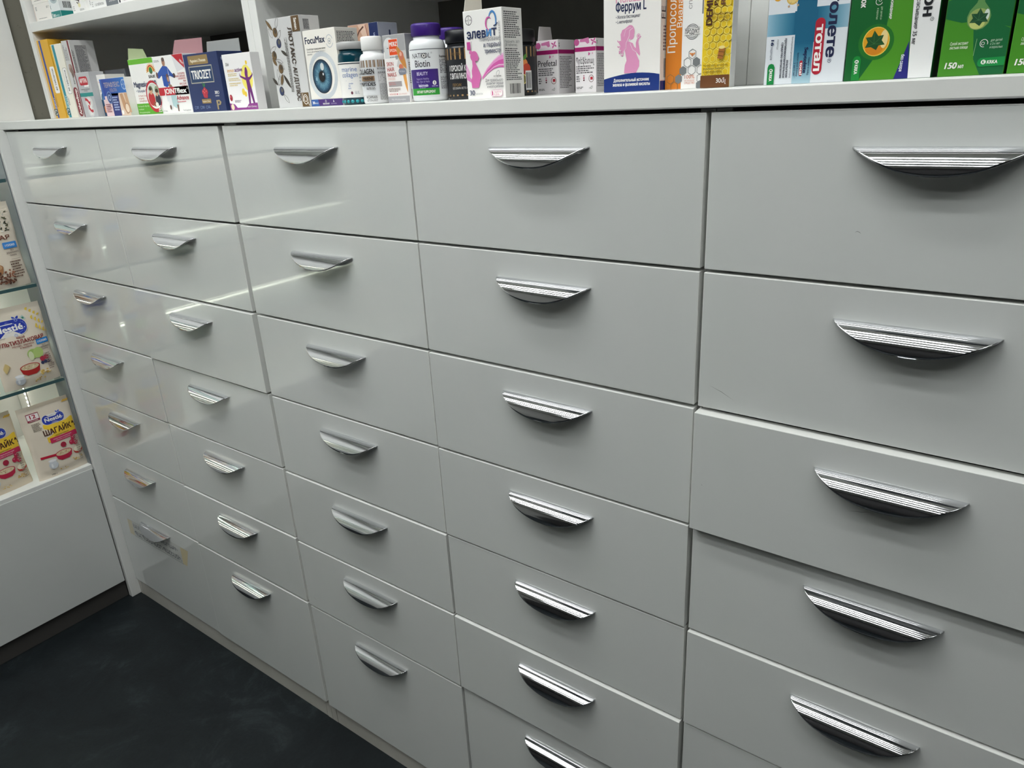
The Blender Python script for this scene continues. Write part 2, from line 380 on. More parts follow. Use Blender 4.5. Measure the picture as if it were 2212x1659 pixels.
shelf_unit(-.4100, .4040, 'white open shelf unit in the middle of the counter, dark inside')
shelf_unit(.4044, 1.2050, 'white shelf unit at the right end, mostly behind green boxes')
# ------------------------------------------------------------------ lit display case of pouches on the left
XF = -1.243; YR = -.0192; YL = -1.26
dc = empty('display_case', (-1.44, -.62, 0), 'white display case with glass shelves of cereal pouches on the left', 'display case')
def dpart(name, x0, x1, y0, y1, z0, z1, m, bev=.0006, label=None):
    mb = MB(); mb.box(0, x1-x0, 0, y1-y0, 0, z1-z0, m, bev); o = mb.build(name); place(o, dc, x0, y0, z0)
    if label: o['label'] = label
    return o
dpart('plinth', -1.272, -1.2548, YL, YR, .0006, .056, DKPL, label='dark grey plinth')
dpart('door', XF-.018, XF, -.62, -.0224, T-1.190, T-.8357, GLOSS, .0008)
dpart('door', XF-.018, XF, YL, -.624, T-1.190, T-.8357, GLOSS, .0008)
dpart('carcass', -1.62, XF-.0195, YL, YR, .057, T-.8412, INNER)
dpart('deck', -1.62, XF-.001, YL, YR, T-.8405, T-.8245, EDGE, .0012, 'bright white deck under the lower pouches')
dpart('side_wall', -1.62, XF-.008, YR, YR+.0014, T-.824, T+.9, WHITE, 0)
dpart('side_wall', -1.62, XF-.008, YL, YL+.016, T-.824, T+.9, WHITE, 0)
dpart('frame_strip', -1.318, XF-.0015, YR-.0022, YR-.0004, T-.824, T+.9, SLATE, .0004, 'slate grey strip at the case corner')
dpart('back_panel', -1.632, -1.6215, YL, YR, T-.83, T+.9, WHITE, 0)
dpart('top_panel', -1.62, XF, YL, YR, T+.902, T+.92, WHITE)
GEDGE = mat((52, 84, 88), .2, name='glass_edge')
for i, z in enumerate((-.0982, -.3393, -.5790)):
    mb = MB(); mb.box(0, .362, 0, 1.218, 0, .0076, GLASS, 0)
    for i in range(len(mb.f)):
        xs = [mb.v[j][0] for j in mb.f[i]]
        if min(xs) > .3619: mb.m[i] = mb.mi(GEDGE)
    o = mb.build('glass_shelf'); place(o, dc, -1.6075, YL+.018, T+z-.0076); o['label'] = 'glass shelf with a dark teal edge'
    mb = MB(); mb.box(0, .03, -.022, 0, -.018, 0, DKPL, .001); place(mb.build('bracket'), dc, -1.55, YR-.0006, T+z-.0086)
LEDM = mat((255, 250, 236), .5, name='led_dots', emit=LED)
mb = MB(); mb.box(-.005, .005, -.0016, 0, 0, .82, EDGE)
z = .006
while z < .81:
    mb.box(-.003, .003, -.003, -.0017, z, z+.006, LEDM); z += .0125
o = mb.build('led_strip'); place(o, dc, -1.553, YR-.0004, T-.822); o['label'] = 'glowing strip of white dots'
for z in (-.11, -.352, -.592):
    mb = MB(); mb.box(0, .012, 0, 1.17, 0, .003, mat((255, 246, 226), .5, name='added_shelf_led', emit=11.)); place(mb.build('led_strip'), dc, -1.60, YL+.03, T+z)  # unseen strips added under the shelves to brighten the pouches
#PART3
# ------------------------------------------------------------------ printed designs
NAVY = (22, 38, 84); WH = (246, 244, 240); GR = (120, 122, 124); BLK = (24, 26, 32); RED = (190, 24, 44); MAG = (168, 22, 106); PINK = (218, 112, 176)
def bayer(P, u, v, r, c):
    P.ring(u, v, r, r*1.05, r*.13, c)
    for i, ch in enumerate('BAYER'):
        P.text(ch, u+(i-2)*r*.36, v-r*.14, r*.28, c, al='c', bold=.02)
        if i != 2: P.text(ch, u, v-(i-2)*r*.36-r*.14, r*.28, c, al='c', bold=.02)
def f_yellow(P, w, h):
    P.rect(9, 1, 17, h-1, (40, 74, 160)); P.text('ZINNEVIT', 15.5, 8, 4.6, (214, 220, 236), w=36, rot=90, bold=.02)
    P.rect(1, 6, 15, 20, (22, 62, 66)); P.ring(8, 13, 4.5, 5.5, 1.6, WH, a=20, b=200); P.ring(8, 13, 4.5, 5.5, 1.6, WH, a=230, b=340)
    P.rrect(29, 52, 51, 106, 4, WH); P.text('60 таблеток', 43.5, 58, 7, BLK, w=44, rot=90, bold=.02)
    P.para(20, 24, 27, 50, 2, (150, 112, 22), rot=True)
def s_yellow(P, w, h):
    P.para(8, 70, 18, 128, 2, (96, 76, 22), rot=True); P.para(6, 8, 20, 36, 3, (96, 76, 22), rot=True)
def f_teal(P, w, h):
    P.rect(0.5, .5, 6, h-.5, (228, 186, 76)); P.rect(8, 1, 19, h-1, (34, 142, 158)); P.text('ZINNEVIT', 17, 8, 5.2, (214, 236, 236), w=38, rot=90, bold=.02)
    P.rect(3, 6, 17, 20, (20, 92, 102)); P.ring(10, 13, 4.5, 5.5, 1.6, WH, a=20, b=200); P.ring(10, 13, 4.5, 5.5, 1.6, WH, a=230, b=340)
    P.rrect(31, 48, 48, 100, 4, (90, 90, 90)); P.rrect(31.6, 48.6, 47.4, 99.4, 4, WH); P.text('60 таблеток', 42.5, 54, 6.4, BLK, w=42, rot=90, bold=.02)
    P.para(22, 26, 28, 46, 2, GR, rot=True)
def f_arthro(P, w, h):
    P.rect(24, .5, 30.7, h-.5, (112, 22, 34)); P.ell(15, 96, 8, 9, (150, 124, 112)); P.ell(18, 88, 6, 9, (128, 104, 96)); P.ell(12, 101, 4, 4, (176, 152, 140))
    P.rrect(1.5, 2, 22, 60, 9, (124, 26, 38)); P.text('ArthroStop', 16, 6, 8.6, WH, w=50, rot=90, bold=.03)
    P.text('ВІРЧЕМ', 19, 66, 5, (60, 52, 56), w=20, rot=90, bold=.02); P.para(3, 112, 20, 142, 3, (130, 130, 130), rot=True)
def s_arthro(P, w, h):
    P.rect(9, 78, 33, 140, (168, 166, 166)); P.para(10, 79, 32, 139, 26, (92, 92, 94)); P.para(1.5, 86, 6, 134, 2, (96, 90, 92), rot=True); P.para(5, 66, 34, 74, 3, (110, 110, 112))
def f_artra(P, w, h):
    P.rrect(9, 60, 44, 76, 5, RED); P.text('АРТРА', 26.5, 64.5, 7.5, WH, w=29, al='c', bold=.03); P.poly([(26, 60), (46, 60), (40, 53), (42, 57), (26, 57)], WH)
    P.text('хондроитин глюкозамин', 27, 51.5, 2.4, BLK, w=38, al='c'); P.text('таблетки', 27, 48.5, 2.4, BLK, w=16, al='c')
    P.rect(.3, 39, w-.3, 46, (26, 138, 134))
    P.ell(30, 28, 15, 11, (214, 212, 210)); P.ell(30, 12, 13, 12, (206, 206, 206)); P.rect(24, 4, 36, 36, (224, 222, 220)); P.ell(29, 22, 8, 6, (236, 234, 230))
    P.line([(16, 34), (24, 33), (30, 27)], 5, RED); P.poly([(26, 28), (36, 30), (32, 21)], RED); P.line([(40, 12), (32, 11), (26, 17)], 5, RED); P.poly([(22, 14), (30, 21), (24, 24)], RED)
def f_whitebox(P, w, h):
    P.text('Глюкозамин', 3, 62, 3.2, (190, 60, 60), w=24); P.text('Плюс', 22, 55, 3.2, BLK, w=9); P.para(3, 44, 26, 49, 2, GR)
    P.poly([(0.3, .3), (w-.3, .3), (w-.3, 20), (22, 22), (10, 27), (0.3, 32)], (20, 66, 96)); P.ell(11, 33, 8, 11, (24, 84, 124)); P.ell(12, 34, 4.5, 7, (120, 180, 206)); P.rect(5, 7, 12, 19, (226, 132, 62)); P.para(14, 6, 30, 16, 4, (160, 190, 206))
def f_teraflex(P, w, h):
    P.rect(.3, .3, 32, 38, (232, 204, 204)); P.rect(29, .3, 60, 40, (24, 40, 118)); P.grad(.3, 36, w-.3, h-.3, (24, 56, 150), (36, 116, 196)); P.rect(.3, 30, 7, h-.3, (44, 92, 176))
    P.text('ТЕРАФЛЕКС', 14, 51, 8, (190, 172, 164), w=58, bold=.015); P.text('УЛЬТРА', 32, 42.5, 6, (176, 160, 156), w=27, bold=.01); bayer(P, 87, 54, 8.5, (214, 226, 240))
    P.ell(26, 33, 10, 11, (120, 150, 196)); P.ell(26, 33, 8.5, 9.5, (34, 64, 132)); P.ring(26, 33, 5, 5.5, 1.5, (190, 206, 230)); P.para(5, 6, 27, 22, 5, (150, 84, 96))
    P.para(36, 8, 56, 34, 6, (168, 184, 224))
    P.poly([(58, .3), (w-.3, .3), (w-.3, 40), (62, 40), (60, 34)], (226, 202, 180)); P.poly([(66, 38), (76, 39), (83, 20), (90, 8), (80, 2), (70, 14)], (196, 150, 112)); P.poly([(82, 39), (92, 39), (94, 22), (97, 5), (88, 6), (84, 20)], (206, 164, 128)); P.ell(84, 13, 7, 8, (238, 216, 192)); P.ring(84, 13, 8, 9, 1.2, (150, 104, 76)); P.ell(64, 6, 4, 4, WH)
def f_magnes(P, w, h):
    P.rect(.3, h-9, w-.3, h-.3, (104, 186, 40)); P.rect(.3, .3, w-.3, 19, (88, 170, 36))
    cx, cy = 73, 71
    for i in range(15):
        a = PI*i/14; P.line([(cx+12*math.cos(a), cy+11*math.sin(a)), (cx+15.5*math.cos(a), cy+14*math.sin(a))], 1.5, (236, 186, 60))
    P.ring(cx, cy, 12, 11, 2.5, (196, 60, 44), a=0, b=180); P.ring(cx, cy, 9.5, 8.6, 2.4, (240, 206, 70), a=0, b=180); P.ell(cx, cy+2, 5.6, 5.6, (34, 116, 60)); P.poly([(cx-1, cy-4), (cx+1, cy-4), (cx+.7, cy), (cx-.7, cy)], (90, 54, 30))
    P.text('SUNLIFE', cx, 61, 4.4, BLK, w=22, al='c', bold=.02)
    P.text('Magnesium 400', 5, 47.5, 9, NAVY, w=78, bold=.025); P.text('+ B-Komplex Sticks', 9, 38.5, 4.6, (60, 70, 120), w=46, bold=.01)
    for i, t in enumerate(('für Muskeln, Energie', 'und geistige', 'Leistungsfähigkeit')): P.text(t, 13, 31-4.4*i, 3, (190, 90, 84), w=(30, 18, 27)[i])
    P.ell(66, 30, 25, 27, RED); P.ell(67.5, 31, 23, 22, WH); P.ell(68, 31.5, 21.5, 20.5, (206, 214, 202)); P.ell(60, 42, 7, 6, (120, 134, 100)); P.ell(80, 40, 7, 7, (150, 164, 130))
    P.ell(58, 26, 11, 12, (188, 34, 42)); P.ell(59, 39, 5, 6, (206, 160, 130)); P.ell(59, 43, 5, 3, (70, 52, 44)); P.ell(79, 24, 9, 10, (46, 44, 62)); P.ell(78, 35, 4.4, 5.4, (214, 170, 140)); P.ell(79, 39, 5, 3.4, (64, 44, 36)); P.ell(66, 17, 6, 4, (150, 70, 50)); P.ell(72, 16, 5, 4, (236, 232, 220))
    P.text('Mit Vitamin B1 + B6 + B12', 5, 13, 2.8, (226, 244, 206), w=38); P.text('hochdosiert', 5, 8, 2.8, (226, 244, 206), w=18); P.text('Nahrungsergänzungsmittel', 5, 2.6, 2.6, (226, 244, 206), w=36); P.text('20', 73, 6, 6, WH, w=9, bold=.02); P.para(73, 2, 86, 4.5, 1, WH); P.rect(84, 5, 86, 14, WH)
def f_joint(P, w, h):
    P.poly([(62, h-.3), (w-.3, h-.3), (w-.3, 71)], RED); P.poly([(62, h-.3), (70, 66), (w-.3, 71)], (226, 226, 228)); P.text('NEW!', 84, 83, 4, WH, w=11, rot=-38, bold=.02); P.para(3, 84, 21, 88, 2, (150, 150, 154))
    # man exercising, woman behind
    P.poly([(21, 40), (37, 40), (37, 8), (28, 4), (26, 20), (22, 20)], (226, 230, 232)); P.poly([(20, 74), (30, 79), (42, 76), (42, 48), (30, 43), (20, 46)], (32, 82, 170))
    P.poly([(20, 74), (6, 66), (4, 60), (9, 58), (22, 64)], (32, 82, 170)); P.poly([(42, 76), (52, 66), (58, 62), (58, 57), (44, 62)], (32, 82, 170)); P.ell(5, 64, 3.4, 5, (120, 84, 68)); P.ell(59, 61, 4, 4, (70, 52, 46)); P.line([(5, 64), (30, 62), (59, 61)], 1, (24, 60, 140))
    P.ell(33, 84, 5, 7, (176, 128, 102)); P.ell(33, 88, 4.6, 3.4, (90, 70, 62)); P.ell(37, 58, 4, 7, (110, 78, 62)); P.ell(38, 56, 3, 4, (190, 146, 120)); P.poly([(36, 50), (46, 46), (50, 36), (38, 36)], (150, 116, 98))
    P.poly([(36, 34), (52, 34), (56, 14), (48, 8), (38, 12)], (176, 206, 208)); P.poly([(50, 14), (56, 14), (54, 3), (51, 3)], (120, 90, 78)); P.ell(29, 10, 3, 4, (110, 80, 70))
    for i, t in enumerate(('GLUCOSAMINE', 'SHARK CARTILAGE', 'CHONDROITIN', 'MSM', 'DEVIL`S CLAW', 'VITAMIN C')): P.text(t, 93, 62-4.1*i, 2.9, (190, 70, 74), w=(22, 30, 23, 8, 21, 16)[i], al='r', bold=.015)
    P.rect(.3, 30, w-.3, 43, (196, 26, 46)); P.grad(52, 30, w-.3, 43, (150, 34, 66), (30, 66, 140), 6); P.text('JOINT', 18, 32.4, 8.2, WH, w=41, bold=.03); P.text('flex', 59.5, 32.4, 8.2, WH, w=29, bold=.03); P.text('®', 91, 38, 3, WH)
    P.text('Advance', 54, 21.5, 7, (178, 30, 48), w=38, bold=.015); P.para(54, 16.5, 93, 19, 1, (200, 90, 96)); P.text('30 Tablets', 3, 3, 2.6, GR, w=13); P.text('Food Supplement', 68, 3, 2.6, GR, w=24)
def f_triozet(P, w, h):
    P.rrect(13, 74, 71, 88, 1.5, (150, 124, 76)); P.text('Magnesium L-Threonate', 42, 78, 4.4, (246, 238, 214), w=45, al='c', bold=.02)
    P.rect(11, 45, 79, 72, (176, 172, 158)); P.rect(12.6, 46.6, 77.4, 70.4, (24, 56, 96)); P.text('TRIOZET', 45, 52, 13, WH, w=57, al='c', bold=.035)
    P.leaf(46, 38, 9, 4, 1.9, (40, 110, 70)); P.leaf(46, 38, 8, 4, 1.1, (50, 120, 78))
    for a, b in ((42, 31), (47, 34), (51, 31), (44, 26), (49, 25.5), (46, 29)): P.ell(a, b, 4, 4.4, (178, 40, 58)); P.ell(a-.8, b+1, 1.3, 1.4, (222, 104, 112))
    P.rrect(33, 13, 60, 20, 1.2, (146, 120, 72)); P.text('Raspberry Flavor', 46.5, 15, 3, (246, 238, 214), w=23, al='c'); P.text('30', 75, 27, 4.4, WH, w=7, bold=.03); P.text('sachets', 75, 23, 2.6, WH, w=11); P.ring(85, 29, 2.4, 2.4, .7, WH)
    for i in range(3): P.text('C', 8+17*i, 4.5, 5, (130, 150, 186), w=3.6); P.para(13+17*i, 4.5, 21+17*i, 9, 2, (120, 140, 180))
    P.poly([(75, 2.5), (79, 2.5), (79, 9), (86, 10), (89, 14), (84, 17.5), (75, 17)], (164, 146, 108)); P.poly([(79.5, 11.5), (83, 11.5), (84, 15), (79.5, 15)], NAVY)
def s_triozet(P, w, h):
    P.text('BRAIN', 6, 78, 4, (190, 200, 224), w=16); P.para(14, 10, 26, 76, 34, (104, 124, 168))
def f_immun(P, w, h):
    P.ell(58, 47, 14.5, 19, (246, 232, 110)); P.ell(62, 69, 2.6, 3, (244, 206, 66)); P.ell(43, 27, 4, 5, (244, 214, 80)); P.ell(48, 23.5, 3.2, 4, (244, 206, 66))
    pu = (112, 34, 118)
    P.poly([(.3, .3), (w-.3, .3), (w-.3, 10), (52, 9), (44, 3.5), (20, 3.5), (14, 9), (.3, 11)], (142, 52, 140))
    P.ell(58.5, 56, 3.4, 6.5, pu); P.ell(57.5, 52, 3.6, 7, pu); P.poly([(54, 48), (63, 48), (64, 38), (66, 30), (69, 9), (64.5, 9), (60, 27), (57.6, 9), (53, 9), (55, 30), (55, 38)], pu); P.poly([(55, 47), (42, 51), (41, 55), (39.8, 51), (41, 48.5), (54, 43.5)], pu); P.poly([(63, 47), (72, 51.5), (73, 55), (74, 51), (72, 48.5), (64, 43)], pu)
    P.text('Dick', 7, 66.5, 4.6, BLK, w=8.5, shear=.25); P.text('immun', 9, 57, 5.6, (236, 178, 90), w=17.5, bold=.01); P.text('active', 29, 57.2, 5.6, pu, w=20, bold=.02)
    for a, b in ((50, 53), (43, 46), (35, 39)): P.para(9, a, 41, b+2, 2, (226, 206, 150))
    P.ell(7, 19, 3.8, 5, (160, 26, 48)); P.ell(6, 20.5, 1.2, 1.6, (230, 120, 130)); P.ell(7.5, 5, 4.5, 4.5, (244, 226, 190)); P.para(16, 11, 36, 15, 3, (150, 130, 150)); P.text('Made in Germany', 46, 3.4, 3, WH, w=26)
def f_lutax(P, w, h):
    dk = (58, 52, 46); br = (112, 88, 54)
    for i, (u, v, b) in enumerate(((17, 105, 0), (22, 90, 1), (7, 74, 0), (18, 55, 0), (12, 24, 1))):
        P.ell(u, v, 5.6, 6.6, dk); P.ell(u-.5, v-.2, 5, 6, (46, 58, 96) if b else br); P.ell(u+.8, v+1.4, 2.6, 3.2, (96, 92, 84) if b else (70, 60, 48))
    for u, v, L, W, a, c in ((12, 108, 20, 5, 2.3, br), (20, 110, 17, 6, 1.15, None), (9, 98, 15, 6, 2.0, None), (22, 96, 14, 5, .95, None), (14, 86, 17, 6, 3.6, None), (25, 80, 16, 4.5, -.55, dk), (10, 68, 16, 5, -.3, None), (14, 66, 18, 4, -.75, None), (10, 60, 14, 6, 2.2, br), (14, 46, 15, 7, 4.3, None), (22, 47, 24, 5, -.95, dk), (10, 40, 15, 6, 1.6, None), (14, 32, 17, 6, 1.2, br), (6, 33, 15, 5, 2.4, dk), (16, 19, 16, 5, -.85, None)):
        P.leaf(u, v, L, W, a, c, dk)
    P.rect(58, h-21, w-.6, h-.5, (98, 74, 44)); P.text('Santen', 64, h-3.5, 6, WH, w=15, rot=-90, bold=.02)
    P.rect(57, .6, w-2, 20, (104, 80, 46)); P.ring(66, 10.5, 5.5, 7, .9, WH); P.ring(66, 11, 3.2, 4, .8, WH); P.text('LUTAX', 59, 18.5, 2.4, WH, w=11, rot=-90, bold=.02); P.line([(70, 7), (73.5, 1.5)], .9, WH)
    P.text('ЛЮТАКС', 47.5, h-14.5, 8.4, (66, 52, 42), w=49, rot=-90, bold=.03); P.text('®', 52, h-64.5, 2.5, dk, rot=-90); P.text('АМД', 47.5, h-68, 8.4, (66, 52, 42), w=20, rot=-90, bold=.03); P.text('ПЛЮС', 47.5, h-90, 8.4, (66, 52, 42), w=25, rot=-90, bold=.03)
    P.para(36.5, 22, 43, h-16, 3, (112, 110, 106), rot=True)
def s_lutax(P, w, h): P.rect(6, h-19, 17, h-5, (150, 150, 152)); P.para(6.5, h-18.5, 16.5, h-5.5, 8, (92, 92, 94))
def f_focu(P, w, h):
    P.text('FocuMax', 3.4, 84.5, 8.6, (20, 34, 66), w=43, bold=.028); P.ring(56, 85, 7.5, 8.5, 1, (190, 196, 202), a=20, b=160); P.ring(56, 85, 7.5, 8.5, 1, (190, 196, 202), a=200, b=340); P.ring(56, 85, 3.4, 3.8, .6, (150, 160, 170)); P.ell(56, 85, 1.2, 1.4, (150, 160, 170))
    P.text('Способствует нормальному зрению', 5, 76, 2.3, BLK, w=41, bold=.01); P.text('Лютеин, цинк, витамины группы B, C', 5, 72.6, 2.1, GR, w=40); P.text('комплекс', 5, 69.4, 2.1, GR, w=11)
    cx, cy = 31.5, 40
    for k in range(7): P.ring(cx+2.2, cy+1.2, 25+k*.95, 26+k*.95, .28, (158, 186, 214), k=48)
    P.ell(cx, cy, 21, 23, (18, 36, 54), 44)
    for k, c in enumerate(((30, 62, 86), (42, 84, 110), (58, 104, 130), (78, 126, 150), (94, 142, 164), (80, 124, 146), (60, 98, 118))): P.ell(cx, cy, 19.6-1.9*k, 21.4-2.0*k, c, 40)
    for i in range(46):
        a = 2*PI*i/46+random.uniform(-.05, .05); r0 = random.uniform(.36, .5); r1 = random.uniform(.7, .92); P.line([(cx+20*r0*math.cos(a), cy+22*r0*math.sin(a)), (cx+20*r1*math.cos(a), cy+22*r1*math.sin(a))], .34, random.choice(((120, 164, 184), (52, 90, 112), (140, 180, 196))))
    P.ell(cx, cy, 6.6, 7.4, (8, 10, 14)); P.ell(cx+3, cy+13, 4, 5, (206, 214, 214)); P.ell(cx+3.4, cy+3, 1.3, 1.8, (230, 236, 238)); P.ell(cx-12, cy-3, 1.8, 2.6, (150, 190, 206))
    P.rect(.3, .3, w-.3, 9.4, (70, 40, 112)); P.poly([(.3, .3), (18, .3), (16, 9.4), (.3, 9.4)], (44, 92, 162)); P.text('30', 3, 3.4, 3.4, WH, w=5, bold=.03); P.text('капсул', 8.6, 3.4, 2, WH, w=7); P.ring(33, 6.6, 1.5, 1.7, .5, WH); P.text('INNOVAFARM', 33, 2, 2.2, WH, w=14, al='c', bold=.02); P.poly([(49, 5), (51.4, 5), (50, 8.5)], WH); P.text('SOUTHERN', 50, 2, 1.8, (190, 176, 212), w=12, al='c')
def s_focu(P, w, h):
    P.para(3, 54, w-2, h-5, 22, (96, 96, 98)); P.rect(.3, 9.4, w-.3, 44, (36, 76, 138)); P.rect(.3, .3, w-.3, 9.4, (70, 40, 112)); P.para(4, 14, w-4, 40, 9, (130, 156, 200))
def f_eyebox(P, w, h):
    sk = (196, 158, 134)
    P.rect(.3, .3, 45, h-.3, sk); P.rect(45.5, .3, w-.3, h-.3, (24, 42, 92)); P.poly([(.5, h-8), (18, h-26), (26, h-52), (.5, h-52)], (150, 104, 84)); P.poly([(22, h-1), (38, h-1), (42, h-30), (36, h-34), (30, h-16)], (222, 192, 172))
    P.line([(2, h-34), (14, h-22), (24, h-10), (34, h-4)], 2.4, (96, 62, 50)); P.line([(38, h-2), (42, h-20), (36, h-44)], 1.2, (150, 80, 74)); P.poly([(5, h-52), (12, h-38), (24, h-24), (36, h-40), (38, h-60), (5, h-60)], (54, 40, 40)); P.ell(26, h-45, 12, 14, (40, 48, 66)); P.ell(26, h-45, 10, 12, (78, 90, 118)); P.ell(25, h-45, 5, 6.4, (12, 12, 18)); P.ell(27.5, h-42, 1.8, 2, WH); P.poly([(28, h-24), (38, h-34), (40, h-46), (36, h-40)], (232, 226, 222))
    P.text('Zeaxanthin', 57, h-44, 4.4, (200, 210, 234), w=30, rot=90)
def s_eyebox(P, w, h): P.rect(22, h-48, 25, h-10, (24, 40, 84)); P.para(22, h-47, 25, h-12, 1, NAVY, rot=True)
def f_merz(P, w, h):
    P.rect(.3, 52, w-.3, h-.3, (168, 168, 170)); P.rect(.3, .3, w-.3, 8, (162, 162, 166)); P.rect(.3, 44, 21, 62, (244, 240, 238)); P.ell(11, 69, 9.5, 9.5, (222, 222, 222)); P.rect(2, 54, 20.5, 69, (216, 216, 216)); P.poly([(22, 44), (w-.3, 34), (w-.3, 62), (29, 62)], (206, 204, 202))
    P.rect(10.5, 57, 27, 78-1.5, (250, 236, 228)); P.rect(11.1, 57.6, 26.4, 75.9, (232, 78, 26)); P.text('MERZ', 18.8, 68, 4.8, WH, w=13.6, al='c', bold=.03); P.text('SPEZIAL', 18.8, 61.5, 3.2, (250, 222, 206), w=13.4, al='c', bold=.02); P.line([(7, 66), (10, 66)], .7, BLK); P.para(11, 54, 28, 55.4, 1, GR)
    P.text('SKIN', 4, 45, 4.6, (184, 72, 66), w=12, bold=.015); P.text('HAIR', 4, 38.6, 4.6, (184, 72, 66), w=13, bold=.015); P.text('NAILS', 4, 32.2, 4.6, (184, 72, 66), w=15.5, bold=.015); P.text('DRAGEES', 4, 28, 2.8, (226, 178, 164), w=13); P.rect(4, 20, 28, 26, (164, 156, 158)); P.para(5, 21, 20, 25, 2, (190, 130, 126))
    P.para(4, 13, 26, 18, 3, (170, 150, 146)); P.text('60 DRAGEES', 4, 9.6, 2, (196, 96, 84), w=12); P.ell(18, 10.5, .9, .9, RED); P.text('FOOD SUPPLEMENT', 20, 9.6, 1.8, (206, 150, 140), w=16); P.text('Mit Wirkkomplex', 7, 3, 2.2, (222, 222, 224), w=26)
    P.leaf(37.5, 12, 36, 5, 1.72, (226, 160, 84)); P.leaf(39, 40, 32, 9, 2.05, (206, 140, 66)); P.ell(32, 56, 4, 5.5, (206, 120, 96)); P.ell(31, 58, 2, 2.6, (236, 180, 160)); P.ell(29.5, 43, 3.6, 3.2, (212, 118, 92)); P.rrect(24.5, 33.5, 38, 41, 3.4, (128, 132, 146)); P.text('Mit Biotin', 31, 36.5, 2.2, (210, 212, 220), w=10, al='c')
def s_merz(P, w, h): P.rect(.3, 52, w-.3, h-.3, (140, 140, 142)); P.para(3, 22, w-2, 48, 12, (130, 128, 126)); P.barcode(4, 4, 14, 16)
def woman_silhouette(P, u, v, s, c):
    q = [(2, 0), (14, 0), (16, 8), (19, 14), (18, 20), (13.5, 29), (11, 36), (14.5, 33), (15.5, 36), (17, 38), (15.5, 42), (15, 46), (10, 47), (6, 45), (4, 47.5), (1.5, 46), (2.5, 42.5), (1, 38), (3.5, 33), (5, 28), (3, 22), (3.5, 16), (1, 9)]
    P.fan([(u+a*s, v+b*s) for a, b in [(2, 0), (14, 0), (16.5, 8), (19, 14), (17, 19), (11, 19), (3, 19), (3.4, 15), (1, 9)]], c); P.fan([(u+a*s, v+b*s) for a, b in [(3, 18.8), (17.2, 18.8), (13.5, 26), (10.6, 32), (10.6, 36), (4.6, 36), (5, 28), (3, 22)]], c)
    P.ell(u+8.6*s, v+40*s, 6.6*s, 6.6*s, c); P.poly([(u+a*s, v+b*s) for a, b in [(13, 44), (14.9, 41), (17, 37.6), (15.3, 36.4), (15, 33.6), (10, 35)]], c); P.ell(u+3*s, v+45.4*s, 2.6*s, 2.6*s, c)
def f_elevit(P, w, h):
    bayer(P, 8.4, 85.5, 5, BLK)
    P.poly([(.3, 40), (6, 30), (6, 25), (.3, 28)], (236, 176, 216)); P.poly([(.3, 30), (8, 22), (8, 18), (.3, 22)], (226, 140, 198))
    rib = [(24, 23), (32, 31), (42, 38), (50, 41.5), (56.8, 42.8)]
    for k, (off, wd, c) in enumerate(((4, 3, (240, 196, 226)), (1, 5, (232, 150, 204)), (-4, 6, (214, 92, 170)), (-7.5, 2.4, (240, 190, 222)), (-9, 2.2, (220, 110, 180)))):
        P.poly([(a, b+off*(i+1)/5+wd*(i+1)/10) for i, (a, b) in enumerate(rib)]+[(a, b+off*(i+1)/5-wd*(i+1)/10) for i, (a, b) in reversed(list(enumerate(rib)))], c)
    def swoosh(cu, cv, ru, rv, a, b, w0, c):
        n = 14; o = []; q = []
        for i in range(n+1):
            t = i/n; an = math.radians(a+(b-a)*t); wd = w0*math.sin(PI*(.06+.94*t))**.8 if w0 > 0 else 0
            o.append((cu+(ru+wd/2)*math.cos(an), cv+(rv+wd/2)*math.sin(an))); q.append((cu+(ru-wd/2)*math.cos(an), cv+(rv-wd/2)*math.sin(an)))
        for i in range(n): P.o -= .005; P.poly([o[i], o[i+1], q[i+1], q[i]], c)
        P.o += .005
    swoosh(43.5, 83, 5.2, 9, 165, -60, 2.4, (74, 136, 200)); swoosh(38.2, 80, 4.4, 6.4, 40, 285, 2.0, (206, 92, 164))
    P.text('элев', 5, 66, 9.6, NAVY, w=28, bold=.02); P.text('и', 34.2, 66.8, 9.6, (74, 136, 200), w=6.8, bold=.02); P.text('т', 42, 67.2, 9.6, NAVY, w=7, bold=.02); P.line([(45, 77), (49, 78), (51, 80)], 1.1, NAVY); P.text('®', 52, 79, 2.2, NAVY)
    P.text('планирование', 54, 62.2, 4.4, (110, 112, 122), w=30.5, al='r'); P.text('и первый', 54, 55.6, 5, NAVY, w=25, al='r', bold=.012); P.text('триместр', 54, 49, 5, NAVY, w=24, al='r', bold=.012); P.text('1', 5, 54.6, 8, (206, 80, 160), w=3.2, bold=.03); P.line([(11, 54), (11, 63)], .35, GR)
    woman_silhouette(P, 6.5, 12.5, .86, PINK)
    P.text('метафолин', 47, 23.2, 2, (90, 80, 90), w=11, al='c'); P.leaf(46, 24, 7, 4, 1.0, None, (150, 150, 150))
    for i, t in enumerate(('Для правильного', 'развития сердца', 'и мозга ребенка')): P.text(t, 55, 18.6-3.5*i, 2.8, (54, 56, 70), w=26-i*1.2, al='r', bold=.005)
    P.text('30', 4, 4.4, 5.4, NAVY, w=8, bold=.012); P.text('таблеток', 13, 4.6, 2.1, (150, 150, 150), w=11); P.rrect(36, 2, 53.5, 9, 3, (222, 150, 190)); P.rrect(36.4, 2.4, 53.1, 8.6, 2.7, WH); P.text('1', 37.8, 3.2, 4.6, (206, 80, 140), w=1.7); P.text('ТАБЛЕТКА', 41, 5.8, 1.9, (214, 100, 150), w=10.5); P.text('В ДЕНЬ', 41, 3.2, 1.9, (214, 100, 150), w=7.6); P.para(52.6, 46, 55, h-4, 1, (176, 176, 178), rot=True)
